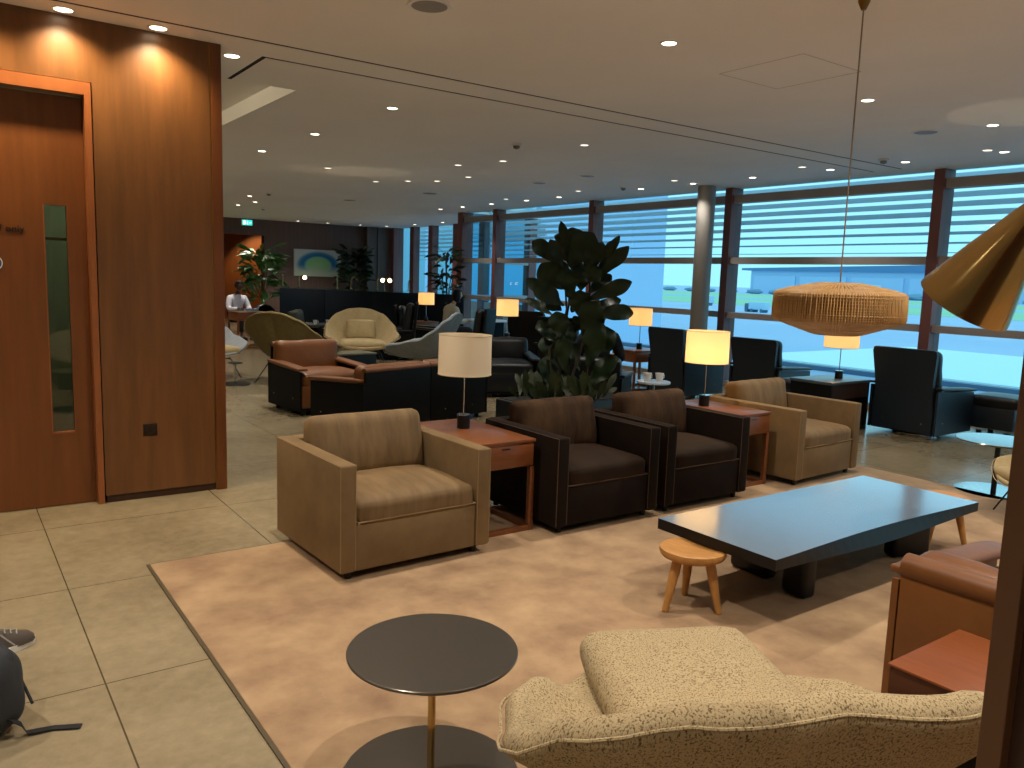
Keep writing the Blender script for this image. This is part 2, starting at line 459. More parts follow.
# niche room behind the opening
bm = new(); bx(bm, 5.6, 9.2, 26.4, 26.5, 0, CH); bx(bm, 9.2, 9.3, BY+.25, 26.4, 0, CH); bx(bm, 5.5, 5.6, BY+.25, 26.4, 0, CH)
struct('wall_niche', bm, mat('amber_veneer', '#8a5626', .5, col2='#7a481d', nscale=3, stretch=(5, 5, .3)), smooth=False)
# left far wall closing room and rear walls (behind camera)
bm = new(); bx(bm, -6.1, -6, -5, 27.5, 0, CH); struct('wall_west', bm, CEIL, smooth=False)
bm = new(); bx(bm, -6, 12.2, -5.1, -5, 0, CH); struct('wall_rear', bm, CEIL, smooth=False)
# right partition close to the camera
bm = new(); bx(bm, 1.140, 1.30, -.9, .437, 0, CH, .002); struct('wall_right', bm, JAMBWOOD, smooth=False)
bm = new(); bx(bm, 1.115, 1.140, .413, .443, 0, CH, .002); struct('trim_7', bm, LIPWOOD, smooth=False)

# windows
MY = [1.88, 5.06, 8.24, 11.42, 14.6, 16.0]
mull_bm = None
TR = ((2.80, 2.92), (1.885, 1.985), (1.055, 1.145), (0.0, .07))
def bay(idx, y0, y1, X):
    w = thing('window_%d' % idx, None, None, (X, y0, 0)); w['kind'] = 'structure'
    L = y1-y0
    bm = new(); bx(bm, 0, .26, -.065, .065, 0, CH, .004); struct('mullion', bm, MULL, w, smooth=False)
    for z0, z1 in TR:
        bm = new(); bx(bm, .05, .2, .065, L-.065, z0, z1); struct('transom', bm, TRANS, w, smooth=False)
    for z0, z1 in ((.07, 1.055), (1.145, 1.885), (1.985, 2.80), (2.92, 3.03)):
        bm = new(); bx(bm, .12, .13, .065, L-.065, z0, z1); struct('pane', bm, GLASS, w, smooth=False)
    if abs(y0-5.06) < .01 or abs(y0-1.88) < .01 or y0 > 8:
        pass
    return w
ys = [-5, -1.3]+MY
k = 1
for a, b in zip(ys, ys[1:]):
    bay(k, a, b, GX); k += 1
bm = new(); bx(bm, GX, GX+.3, 15.92, 16.12, 0, CH); struct('trim_8', bm, MULL, smooth=False)
wr_ = thing('window_20', None, None, (GX+.3, 16.0, 0)); wr_['kind'] = 'structure'
bm = new(); bx(bm, 0, 1.7, .04, .05, .07, CH); struct('pane', bm, GLASS, wr_, smooth=False)
bm = new(); bx(bm, 0, 1.7, 0, .1, 1.885, 1.985); struct('transom', bm, TRANS, wr_, smooth=False)
bm = new(); bx(bm, 0, 1.7, 0, .1, 1.055, 1.145); struct('transom', bm, TRANS, wr_, smooth=False)
FYS = [16.12, 18.2, 19.55, 20.95, 22.1, 23.3]
for a, b in zip(FYS, FYS[1:]):
    w = thing('window_%d' % k, None, None, (11.9, a, 0)); w['kind'] = 'structure'; k += 1; L = b-a
    bm = new(); bx(bm, 0, .22, -.12, .12, 0, CH, .004); struct('mullion', bm, MULL, w, smooth=False)
    bm = new(); bx(bm, .1, .11, .12, L-.12, 0, CH); struct('pane', bm, GLASS, w, smooth=False)
    bm = new(); bx(bm, .05, .15, .12, L-.12, 0, .9); struct('transom', bm, TRANS, w, smooth=False)
bm = new(); bx(bm, 11.85, 12.2, 23.2, BY+.2, 0, CH); struct('trim_9', bm, MULL, smooth=False)
# round grey column
bm = new(); lathe(bm, [(.135, 0), (.135, CH)], 40, T(9.52, 8.36, 0)); struct('column_1', bm, COLM).name = 'trim_10'

# ------------------------------------------------------------------ OUTSIDE
BLADE = shade_mat('frosted_louvre', (1, 1, 1), 0, '#dfeaf0')
def louvre(y0, y1, X, n, dy, pitchz, z0, label, thick):
    o = thing('sun_louvre', label, 'louvre', (X, y0, z0), 0, None)
    bm = new()
    for i in range(n):
        t = .008 + thick*min(1, i/4.0)
        bx(bm, 0, .06, 0, y1-y0, i*pitchz, i*pitchz+t)
    link('blade', bm, BLADE, o, smooth=False)
    bm = new(); bx(bm, .02, .05, y1-y0, y1-y0+.02, -.05, n*pitchz); link('bracket', bm, BLADE, o, smooth=False)
    return o
louvre(-4.5, 15.9, GX+.75, 9, 0, .118, 2.06, 'long row of horizontal sun blades outside the windows behind the hanging wicker lamp', .056)
louvre(16.3, 23.3, 12.6, 9, 0, .118, 2.06, 'short row of horizontal sun blades outside the far left windows', .056)
def plain(name, x0, x1, y0, y1, z0, z1, m, label, cat, kind=None):
    bm = new(); bx(bm, x0, x1, y0, y1, z0, z1)
    o = link(name, bm, m, smooth=False); tag(o, label, cat, kind=kind); return o
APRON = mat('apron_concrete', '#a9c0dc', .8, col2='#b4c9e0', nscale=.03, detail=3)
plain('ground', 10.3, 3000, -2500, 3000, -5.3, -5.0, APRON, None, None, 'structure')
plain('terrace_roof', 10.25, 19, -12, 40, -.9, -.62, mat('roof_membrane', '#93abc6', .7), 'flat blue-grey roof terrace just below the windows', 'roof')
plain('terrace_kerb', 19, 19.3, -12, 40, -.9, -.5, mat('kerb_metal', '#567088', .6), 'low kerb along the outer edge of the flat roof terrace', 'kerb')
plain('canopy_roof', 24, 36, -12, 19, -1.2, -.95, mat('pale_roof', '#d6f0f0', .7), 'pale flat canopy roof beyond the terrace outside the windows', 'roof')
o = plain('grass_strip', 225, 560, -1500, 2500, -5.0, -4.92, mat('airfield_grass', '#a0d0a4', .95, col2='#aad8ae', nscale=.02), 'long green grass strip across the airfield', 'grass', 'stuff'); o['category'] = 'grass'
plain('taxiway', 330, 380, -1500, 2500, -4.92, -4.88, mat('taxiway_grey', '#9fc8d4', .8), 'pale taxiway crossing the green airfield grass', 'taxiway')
# hangar
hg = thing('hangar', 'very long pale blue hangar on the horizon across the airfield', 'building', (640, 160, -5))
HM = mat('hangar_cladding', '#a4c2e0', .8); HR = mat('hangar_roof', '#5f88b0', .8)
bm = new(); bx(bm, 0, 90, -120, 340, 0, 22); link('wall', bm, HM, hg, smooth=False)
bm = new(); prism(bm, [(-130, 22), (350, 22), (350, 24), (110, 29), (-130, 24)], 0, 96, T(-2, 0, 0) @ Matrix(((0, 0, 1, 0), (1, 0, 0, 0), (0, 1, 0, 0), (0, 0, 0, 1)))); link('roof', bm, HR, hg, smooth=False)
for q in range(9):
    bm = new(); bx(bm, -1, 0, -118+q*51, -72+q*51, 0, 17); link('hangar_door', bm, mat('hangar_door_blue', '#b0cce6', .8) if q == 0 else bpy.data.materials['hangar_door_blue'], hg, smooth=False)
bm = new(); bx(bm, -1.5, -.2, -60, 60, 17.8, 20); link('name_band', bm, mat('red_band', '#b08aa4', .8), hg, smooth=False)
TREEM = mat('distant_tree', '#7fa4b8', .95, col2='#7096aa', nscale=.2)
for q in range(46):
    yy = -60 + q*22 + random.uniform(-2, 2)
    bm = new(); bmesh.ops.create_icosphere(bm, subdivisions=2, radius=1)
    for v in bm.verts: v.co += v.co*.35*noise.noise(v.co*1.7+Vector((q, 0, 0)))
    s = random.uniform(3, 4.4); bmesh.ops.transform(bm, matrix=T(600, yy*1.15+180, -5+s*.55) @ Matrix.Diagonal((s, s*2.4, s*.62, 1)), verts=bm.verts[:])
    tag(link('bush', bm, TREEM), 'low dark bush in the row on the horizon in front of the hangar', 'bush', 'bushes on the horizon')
# neighbouring terminal wing
tw = thing('terminal_wing', 'pale blue neighbouring building seen behind the fig plant through the windows', 'building', (60, 62.5, -5))
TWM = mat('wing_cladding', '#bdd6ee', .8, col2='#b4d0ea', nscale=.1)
bm = new(); bx(bm, 0, 5, 0, 16, 0, 34); link('wall', bm, TWM, tw, smooth=False)
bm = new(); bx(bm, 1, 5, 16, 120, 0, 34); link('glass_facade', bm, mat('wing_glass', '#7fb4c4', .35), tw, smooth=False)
for q_ in range(6):
    bm = new(); bx(bm, .7, 1, 18+q_*9, 18.8+q_*9, 0, 34); link('facade_post', bm, TWM, tw, smooth=False)
# parked baggage dollies as small distant vehicles
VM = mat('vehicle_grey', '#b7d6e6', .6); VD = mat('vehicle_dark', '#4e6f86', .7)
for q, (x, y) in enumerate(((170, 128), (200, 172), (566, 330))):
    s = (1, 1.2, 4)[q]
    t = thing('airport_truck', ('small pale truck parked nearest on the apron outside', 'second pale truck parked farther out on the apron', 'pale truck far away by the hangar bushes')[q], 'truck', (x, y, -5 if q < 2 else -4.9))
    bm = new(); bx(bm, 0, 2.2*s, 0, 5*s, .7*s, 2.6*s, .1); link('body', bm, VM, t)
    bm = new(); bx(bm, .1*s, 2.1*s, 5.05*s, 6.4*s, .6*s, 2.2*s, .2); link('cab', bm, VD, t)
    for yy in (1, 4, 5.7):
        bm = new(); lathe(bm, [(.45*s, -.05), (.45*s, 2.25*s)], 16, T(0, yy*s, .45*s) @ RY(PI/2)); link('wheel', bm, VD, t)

# ------------------------------------------------------------------ CARPET
bm = new(); bx(bm, .82, 6.55, -3.0, 4.33, 0, .012, .004)
tag(link('carpet', bm, CARPET), 'large sand-coloured rug under the velvet armchairs and black coffee table', 'rug')
bm = new(); bx(bm, .806, .82, -3, 4.344, 0, .008); bx(bm, .82, 6.55, 4.33, 4.344, 0, .008)
struct('trim_11', bm, mat('carpet_trim', '#4d402c', .5), smooth=False)

# ------------------------------------------------------------------ FURNITURE BUILDERS
def pfister(label, w, d, loc, rotz, mats, group=None, seed=0):
    """square club chair facing local -y; origin at front centre on floor"""
    body, cush, seatm, pip = mats
    t = thing('armchair', label, 'armchair', loc, rotz, group)
    H, z0, a = .60, .045, .088
    for s in (-1, 1):
        bm = new(); xa = s*(w/2-a/2); box(bm, (xa, d/2, (H+z0)/2), (a, d, H-z0), .012, seg=3)
        arm = link('arm', bm, body, t)
        bm = new()
        for q in (-1, 1):
            xx = xa+q*(a/2-.003)
            tube(bm, [(xx, .002, z0+.01), (xx, .002, H-.004), (xx, d-.01, H-.004)], .0026, 6)
        link('piping', bm, pip, arm)
    bm = new(); box(bm, (0, d-.05, (H+z0)/2), (w-2*a, .10, H-z0), .012); link('back_panel', bm, body, t)
    bm = new(); box(bm, (0, .04, .165), (w-2*a-.002, .06, .245), .012); box(bm, (0, d/2, .15), (w-2*a-.002, d-.16, .18))
    link('front_panel', bm, body, t)
    bm = new(); cushion(bm, (0, .305, .338), (w-2*a-.01, .61, .14), .045, .038, .004, seed)
    sc_ = link('seat_cushion', bm, seatm, t)
    bm = new(); hw = (w-2*a)/2-.012
    tube(bm, [(-hw, .05, .298), (-hw, .002, .298), (hw, .002, .298), (hw, .05, .298)], .004, 6); link('piping', bm, pip, sc_)
    bm = new(); cushion(bm, (0, 0, .18), (w-2*a-.02, .17, .37), .05, .035, .004, seed+3, M=T(0, d-.24, .375) @ RX(-.17))
    link('back_cushion', bm, cush, t)
    for x in (-1, 1):
        for y in (.06, d-.06):
            bm = new(); lathe(bm, [(.018, 0), (.022, .045)], 12, T(x*(w/2-.07), y, 0)); link('foot', bm, BLACKM, t)
    return t
camel = (VELV, VELVC, VELVC, PIPE); dark = (VELVD, VELVDC, VELVDS, PIPED)
pfister('camel-brown velvet club armchair on the left corner of the rug', .91, .85, (2.005, 3.585, .012), .03, camel, None, 1)
pfister('dark brown velvet club armchair beside the wooden side table with the unlit lamp', .86, .80, (3.39, 3.62, .012), 0, dark, None, 2)
pfister('dark brown velvet club armchair, second from the camel one, next to the lit lamp', .85, .80, (4.32, 3.62, .012), 0, dark, None, 5)
pfister('camel velvet club armchair at the window end of the armchair row', .91, .92, (5.80, 3.64, .012), .05, camel, None, 9)

def side_table(label, w, d, H, loc, rotz=0, m=TABLEWOOD, group=None, drawer=True):
    t = thing('side_table', label, 'side table', loc, rotz, group)
    bm = new(); bx(bm, -w/2, w/2, 0, d, H-.022, H, .004); link('tabletop', bm, m, t)
    bm = new(); bx(bm, -w/2+.01, w/2-.01, .012, d-.01, H-.17, H-.022, .002); link('apron_box', bm, m, t)
    if drawer:
        bm = new(); bx(bm, -w/2+.018, w/2-.018, -.001, .013, H-.162, H-.03, .002); dw = link('drawer', bm, m, t)
        bm = new(); bx(bm, -.03, .03, -.004, 0, H-.05, H-.042); link('handle', bm, BLACKM, dw)
    for x in (-1, 1):
        for y in (.02, d-.02):
            bm = new(); bx(bm, x*(w/2-.02)-.016, x*(w/2-.02)+.016, y-.016, y+.016, 0, H-.17, .002); link('leg', bm, m, t)
    bm = new()
    for x in (-1, 1): bx(bm, x*(w/2-.02)-.013, x*(w/2-.02)+.013, .036, d-.036, .0, .03)
    for y in (.02, d-.02): bx(bm, -w/2+.036, w/2-.036, y-.013, y+.013, 0, .03)
    link('base_rail', bm, m, t)
    return t
side_table('reddish wooden side table with drawer between the camel and dark brown armchairs', .45, .80, .575, (2.695, 3.79, .0125))
side_table('reddish wooden side table between the dark brown and the far camel armchair', .42, .72, .575, (5.02, 3.80, .0125))

RINGM = mat('shade_ring', '#d9c49a', .6)
def lamp(label, loc, lit, s=1.0, group=None, r=.17, hs=.25, H=.6):
    t = thing('table_lamp', label, 'lamp', loc, 0, group)
    bm = new(); lathe(bm, [(.042*s, 0), (.042*s, .085*s)], 32); link('base', bm, BLACKM, t, angle=30)
    bm = new(); lathe(bm, [(.043*s, .085*s), (.043*s, .09*s)], 32); tube(bm, [(0, 0, .09*s), (0, 0, (H-.05)*s)], .005*s); link('rod', bm, CHROME, t)
    bm = new(); z0, z1 = (H-hs)*s, H*s
    lathe(bm, [(r*s, z0), (r*s*.985, z1), (r*s*.985-.003, z1), (r*s-.003, z0), (r*s, z0)], 48, capb=False, capt=False)
    sh = link('lamp_shade', bm, SHADE_ON if lit else SHADE_OFF, t)
    for zz, rr in ((z0, r*s), (z1, r*s*.985)):
        bm = new(); tube(bm, [(rr*math.cos(a*PI/20), rr*math.sin(a*PI/20), zz) for a in range(41)], .0025*s, 6, cap=False)
        link('shade_ring', bm, RINGM, sh)
    bm = new()
    for a in range(3): tube(bm, [(0, 0, (H-.05)*s), (r*s*.97*math.cos(a*2.094), r*s*.97*math.sin(a*2.094), (H-.05)*s)], .002)
    link('shade_spider', bm, RINGM, sh)
    if lit:
        bm = new(); bmesh.ops.create_icosphere(bm, subdivisions=2, radius=.03*s, matrix=T(0, 0, (H-hs*.5)*s)); link('bulb', bm, GLOWW, t)
    return t
lamp('unlit table lamp with pale drum shade on the side table behind the camel armchair', (2.70, 4.28, .5875), False)
lamp('lit table lamp with glowing drum shade between the dark brown and far camel armchairs', (4.95, 4.24, .5875), True)

# coffee table
ct = thing('coffee_table', 'large low black wooden coffee table with glossy top on the rug', 'coffee table', (2.925, 2.045, .012))
L, D, Z = 1.87, .71, .352
bm = new(); n = 24
top = []; bot = []
for i in range(n+1):
    u = i/n; x = u*L
    c = .035*math.sin(PI*u)**1.3
    top.append((x, c)); bot.append((x, -.0+.01*math.sin(PI*u)))
th = lambda u: .052+.028*math.sin(PI*u)**1.5
vt = [bm.verts.new((x, y, Z)) for x, y in top]+[bm.verts.new((L, D, Z)), bm.verts.new((0, D, Z))]
vb = [bm.verts.new((x, y, Z-th(i/n))) for i, (x, y) in enumerate(bot)]
bk = [bm.verts.new((x, D, Z-.055)) for x, y in top]
bkt = [vt[-1]]+[None]*(n-1)+[vt[-2]]
bm.faces.new(vt)
for i in range(n):
    bm.faces.new((vt[i], vt[i+1], vb[i+1], vb[i])); bm.faces.new((vb[i], vb[i+1], bk[i+1], bk[i]))
bm.faces.new([vt[-1], vt[-2]]+bk[::-1]); bm.faces.new((vt[0], vb[0], bk[0], vt[-1])); bm.faces.new((vt[n], vt[-2], bk[n], vb[n]))
for f_ in bm.faces: f_.material_index = 0 if f_.normal.z > .9 or (len(f_.verts) > 20 and f_.calc_center_median().z > Z-.01) else 1
link('tabletop', bm, [SHEENTOP, BLACKSIDE], ct, smooth=False)
for (x, y, a) in ((.53, .23, .5), (.60, .56, .25), (1.62, .26, .35), (1.42, .60, .2)):
    bm = new(); box(bm, (0, 0, .1505), (.10, .26 if x != .53 else .15, .30), .03, T(x, y, -.0) @ RZ(PI/2-a if x > .6 else -a*.2), seg=4); link('leg', bm, BLACKSIDE, ct)

def stool(label, loc, rot):
    t = thing('wooden_stool', label, 'stool', loc, rot, None)
    bm = new(); lathe(bm, [(.0005, .255), (.12, .255), (.150, .268), (.158, .285), (.155, .302), (.140, .306), (.10, .300), (.04, .294), (.0005, .292)], 40); link('seat', bm, STOOLWOOD, t, angle=50)
    for k in range(3):
        a = k*2*PI/3; bm = new()
        tube(bm, [(.085*math.cos(a), .085*math.sin(a), .262), (.105*math.cos(a), .105*math.sin(a), .18), (.145*math.cos(a), .145*math.sin(a), .012)], [.024, .024, .015], 12); link('leg', bm, STOOLWOOD, t)
    return t
stool('round three-legged oak stool at the near left corner of the black coffee table', (2.86, 2.46, .004), -1.2)
stool('oak stool half hidden behind the window end of the black coffee table', (4.97, 2.33, .004), -1.0)

def tulip(name, label, loc, r, H, rb, topm, basem, polem, pr=.012, lip=None, flat=True):
    t = thing(name, label, 'side table', loc)
    bm = new(); lathe(bm, [(r-.004, H-.012), (r, H-.008), (r, H-.002), (r-.002, H)], 64); link('tabletop', bm, topm, t, angle=25)
    bm = new(); lathe(bm, [(pr, .012), (pr, H-.012)], 24); link('pole', bm, polem, t)
    bm = new(); lathe(bm, [(rb, 0), (rb, .008), (rb-.003, .012)], 64); link('base', bm, basem, t, angle=25)
    return t
tulip('round_side_table', 'small round table with smoked metal top in the foreground', (1.16, 1.98, .0125), .258, .42, .275, MIRRORTOP, MIRRORTOP, BRASS)
tulip('round_side_table', 'round pale metal table by the window at the right partition edge', (6.70, 2.76, 0), .30, .42, .28, CHROME, CHROME, BLACKM, .02)
tulip('round_side_table', 'round slate-blue table in front of the cognac armchair', (3.57, 8.10, .0), .20, .33, .15, GREYTOP, BLACKM, BLACKM, .02)

# womb style shell chair
KEY = [(-180, .37, .95), (-158, .42, .935), (-135, .49, .86), (-112, .53, .70), (-92, .52, .58), (-72, .55, .53), (-54, .57, .51), (-42, .55, .45), (-28, .50, .38), (0, .48, .365)]
def rimat(a, KEY=KEY):
    a = abs(((a+180) % 360)-180)
    ks = sorted([(abs(k[0]), k[1], k[2]) for k in KEY])
    for (a0, r0, h0), (a1, r1, h1) in zip(ks, ks[1:]):
        if a0 <= a <= a1:
            t = (a-a0)/(a1-a0); t = t*t*(3-2*t)*.5+t*.5
            return r0+(r1-r0)*t, h0+(h1-h0)*t
    return ks[-1][1], ks[-1][2]
def womb(label, loc, rotz, m, group=None, s=1.0, pillow=True, mc=None, backh=1.0, thick=.03, cat='armchair', key=KEY, cw=.70, key2=None):
    t = thing('shell_armchair', label, cat, loc, rotz, group)
    mc = mc or m
    bm = new(); nA, nS = 72, 16
    rows = []
    for i in range(nA):
        a = -180+360*i/nA; r, hh = rimat(a, key2 if key2 and a < 0 else key)
        hh = .365+(hh-.365)*backh
        th_ = math.radians(a)
        dx, dy = math.sin(th_), -math.cos(th_)
        sx, sy = (1.0, .92)
        row = []
        for j in range(nS+1):
            u = j/nS
            z = .31+(hh-.31)*(u**2.1)
            rr = r*(u**.62)
            flare = .045*(u**6)
            row.append(Vector((dx*(rr+flare)*sx*s, (dy*(rr+flare)*sy+.02+(.09*u if dy > 0 else 0))*s, z*s)))
        rows.append(row)
    vs = [[bm.verts.new(p) for p in row[1:]] for row in rows]
    c = bm.verts.new((0, .02*s, .31*s))
    for i in range(nA):
        a, b = vs[i], vs[(i+1) % nA]
        bm.faces.new((c, a[0], b[0]))
        for j in range(nS-1): bm.faces.new((a[j], a[j+1], b[j+1], b[j]))
    o = link('shell', bm, m, t)
    md = o.modifiers.new('t', 'SOLIDIFY'); md.thickness = thick*s*1.3; md.offset = 0
    md = o.modifiers.new('b', 'BEVEL'); md.width = thick*.5*s; md.segments = 3; md.limit_method = 'ANGLE'; md.angle_limit = math.radians(50)
    bm = new(); ring = [rows[i][-1]*1.0 for i in range(nA)]
    ring = [p+Vector((0, 0, -.018*s))+Vector((p.x, p.y, 0)).normalized()*.020*s for p in ring]
    tube(bm, ring+[ring[0]], .004*s, 6, cap=False); link('welt', bm, mc, o)
    bm = new(); cushion(bm, (0, -.11*s, .405*s), (cw*s, .62*s, .12*s), .058*s, .03*s, .003, 4); link('seat_cushion', bm, mc, t)
    if pillow:
        bm = new(); cushion(bm, (0, 0, .0), (.46*s, .13*s, .34*s), .05*s, .035*s, .003, 6, M=T(0, .27*s, .60*s) @ RX(-.28)); link('back_cushion', bm, mc, t)
    for sx in (-1, 1):
        for y0, y1 in ((-.26, -.36), (.18, .36)):
            bm = new(); tube(bm, [(sx*.24*s, y0*s, .30*s), (sx*.27*s, y0*s, .27*s), (sx*.36*s, y1*s, .01)], .008*s, 8); link('leg', bm, BLACKM if m is not TWEED else CHROME, t)
    bm = new(); tube(bm, [(-.24*s, -.26*s, .29*s), (.24*s, -.26*s, .29*s)], .008*s); tube(bm, [(-.24*s, .18*s, .29*s), (.24*s, .18*s, .29*s)], .008*s); link('cross_rail', bm, BLACKM, t)
    return t
def face(az):   # rotz so that local -y points to world azimuth az measured from +y toward +x
    return PI-az
R = math.radians
NEARKEY = [(-180,.47,.765),(-150,.55,.755),(-132,.63,.705),(-118,.62,.60),(-104,.56,.515),(-88,.50,.475),(-74,.45,.46),(-62,.41,.38),(-50,.40,.35),(0,.44,.35)]
NEARKEY2 = [(-180,.47,.765),(-150,.54,.745),(-132,.60,.69),(-118,.57,.57),(-104,.51,.46),(-88,.47,.41),(-74,.44,.40),(-62,.41,.37),(-50,.40,.35),(0,.44,.35)]
womb('cream tweed shell armchair seen from behind at the bottom of the photo', (1.62, 1.30, .0125), face(R(27)), TWEED, s=1.0, pillow=False, thick=.05, key=NEARKEY, key2=NEARKEY2, cw=.55)
womb('beige shell armchair facing the camera with square back pillow, in front of the dark booths', (5.60, 12.05, 0), face(R(200)), FELT, s=1.03)
womb('olive shell armchair with tall rounded back behind the cognac leather armchair', (4.0, 10.8, 0), face(R(55)), FELTO, s=1.07, pillow=False)
womb('grey shell armchair seen from the side beyond the unlit lamp', (5.88, 10.55, 0), face(R(-42)), FELTG, s=1.08, pillow=False)
womb('pale grey shell armchair partly hidden by the wooden wall corner', (3.02, 11.75, 0), face(R(165)), FELTG, s=1.0, pillow=False, mc=FELT)
womb('small cream shell chair poking out from behind the right partition', (6.10, 2.12, .0125), face(R(310)), FELT, s=.72, pillow=False)

# lounge chair with black moulded side shells
def lounge(label, loc, rotz, seats=1, w=.66, H=.70, leather=LEATHER, shell=SHELL, group=None, high=False, cat='armchair', base=False, name=None, roll=.03):
    """faces local -y, origin under the rear panel centre (rear at y=0)"""
    name = name or ('leather_sofa' if seats > 1 else 'leather_armchair')
    t = thing(name, label, cat, loc, rotz, group)
    W = w*seats; d = .78
    for k in range(seats):      # rear panels
        xc = -W/2+w*(k+.5); bm = new()
        if high:
            rows = [(.06, w*.47, 0), (.28, w*.475, -.0), (.48, w*.45, .01), (.60, w*.455, .025), (H-.05, w*.50, .06), (H-.008, w*.485, .062), (H, w*.45, .055)]
            fr = [(xc+sx, y, z) for z, sx, y in rows]
            def ringv(off):
                return [bm.verts.new((xc+sx, y+off, z)) for z, sx, y in rows]+[bm.verts.new((xc-sx, y+off, z)) for z, sx, y in rows[::-1]]
            A = ringv(0); B = ringv(-.045); nn = len(A)
            half = nn//2
            for q in range(half-1):
                bm.faces.new((A[q], A[q+1], A[nn-2-q], A[nn-1-q])); bm.faces.new((B[q+1], B[q], B[nn-1-q], B[nn-2-q]))
            for q in range(nn): bm.faces.new((A[q], B[q], B[(q+1) % nn], A[(q+1) % nn]))
        else:
            box(bm, (xc, -.014, (H-.02+.05)/2), (w-.004, .028, H-.07), .01, RX(-.0))
        link('rear_panel', bm, shell, t)
        rp = t.children[-1] if False else None
        for sx in (-.22, .22):
            bm = new(); lathe(bm, [(.008, 0), (.006, .003)], 12, T(xc+sx, .0, .16) @ RX(-PI/2))
            link('screw', bm, CHROME, t)
        bm = new()
        if high:
            cushion(bm, (0, 0, 0), (w*.93, .14, H-.38), .06, .02, .004, k+1, M=T(xc, -.12, .36+(H-.36)/2) @ RX(-.12))
        else:
            cushion(bm, (0, 0, 0), (w*1.0, .17, H-.30), .06, .025, .006, k+1, M=T(xc, -.125, .36+(H-.36)/2) @ RX(-.10))
            tube(bm, [(xc-w*.49, -.03, H-.015), (xc+w*.49, -.03, H-.015)], roll, 14)
        link('back_cushion', bm, leather, t)
        bm = new(); cushion(bm, (xc, -.47, .375), (w*.96, .58, .17), .06, .03, .006, k+2); link('seat_cushion', bm, leather, t)
        bm = new(); box(bm, (xc, -.74, .20), (w*.96, .04, .24), .012); link('front_panel', bm, leather, t)
    for sx in (-1, 1):
        bm = new(); x = sx*(W/2+.012)
        prof = [(-.0, .05), (-d, .05), (-d, .48), (-.0, .52)]
        vs = prism(bm, prof, -.012, .012, T(x, 0, 0) @ Matrix(((0, 0, 1, 0), (1, 0, 0, 0), (0, 1, 0, 0), (0, 0, 0, 1))))
        sh = link('side_panel', bm, shell, t, smooth=False)
        for yy in (-.15, -.62):
            bm = new(); lathe(bm, [(.008, 0), (.006, .003)], 12, T(x+sx*.012, yy, .18) @ RY(sx*PI/2))
            link('screw', bm, CHROME, sh)
        bm = new(); cushion(bm, (0, 0, 0), (.13, d*.98, .035), .016, .006, .001, 2, M=T(x-sx*.02, -d/2-.02, .525) @ RX(.05), cuts=6)
        link('armrest', bm, leather, t)
    bm = new(); box(bm, (0, -d/2, .09), (W-.01, d-.06, .09)); link('base_frame', bm, shell, t)
    if base:
        bm = new(); lathe(bm, [(.25, 0), (.25, .02), (.23, .03), (.06, .035), (.06, .06)], 40, T(0, -d/2+.05, 0)); link('swivel_base', bm, CHROME, t)
    else:
        bm = new()
        for x in (-W/2+.06, W/2-.06):
            for y in (-.08, -d+.08): lathe(bm, [(.025, 0), (.025, .05)], 12, T(x, y, 0))
        link('glide', bm, BLACKM, t)
    return t
lounge('cognac leather armchair with black side shells, by the floor beyond the wooden wall', (3.42, 9.02, 0), face(R(174)), w=.78, H=.74)
lounge('two-seat cognac leather sofa seen from its black rear panels, behind the unlit lamp', (4.08, 7.11, 0), face(R(-17)), seats=2, w=.90, H=.65, cat='sofa')
lounge('high-backed black leather lounge chair facing the window at far right with an ottoman', (8.40, 4.46, 0), face(R(90)), w=.70, H=.95, leather=LEATHERD, shell=SHELLB, high=True, base=True)
lounge('high-backed black lounge chair at the window left of the hanging wicker lamp', (8.40, 6.42, 0), face(R(84)), w=.66, H=.90, leather=LEATHERD, shell=SHELLB, high=True, base=True)
lounge('high-backed black lounge chair at the window directly left of the lit lamp shade', (8.12, 7.66, 0), face(R(90)), w=.66, H=.95, leather=LEATHERD, shell=SHELLB, high=True, base=True)
lounge('low black leather armchair beyond the cognac sofa, left of the fig plant', (6.35, 9.1, 0), face(R(205)), w=.66, H=.72, leather=LEATHERD, shell=SHELL)
lounge('black leather armchair with the dark-clothed reader, right of the fig plant', (5.70, 6.48, 0), face(R(52)), w=.64, H=.70, leather=LEATHERD, shell=SHELL)
lounge('tall dark lounge chair seen edge-on right of the beige shell armchair', (7.2, 13.2, 0), face(R(-60)), w=.66, H=1.05, leather=LEATHERD, shell=SHELL, high=True)
lounge('tall dark lounge chair left of the mullion opposite the woman in cream', (7.75, 11.55, 0), face(R(-40)), w=.66, H=1.02, leather=LEATHERD, shell=SHELL, high=True)
lounge('tall rounded dark lounge chair behind the lamp left of the fig plant', (8.3, 11.2, 0), face(R(60)), w=.7, H=1.0, leather=LEATHERD, shell=SHELL, high=True)
lounge('dark lounge chair behind the small lit lamp near the woman in cream', (7.45, 14.4, 0), face(R(120)), w=.72, H=.95, leather=LEATHERD, shell=SHELL, high=True)
lounge('low dark olive armchair in front of the booths at far left', (5.55, 15.2, 0), face(R(120)), w=.72, H=.78, leather=mat('olive_leather', '#3c3f33', .5), shell=SHELL)
lounge('dark brown high-backed chair directly behind the tall fig plant', (7.80, 9.70, 0), face(R(60)), w=.7, H=.98, leather=LEATHERD, shell=SHELL, high=True)

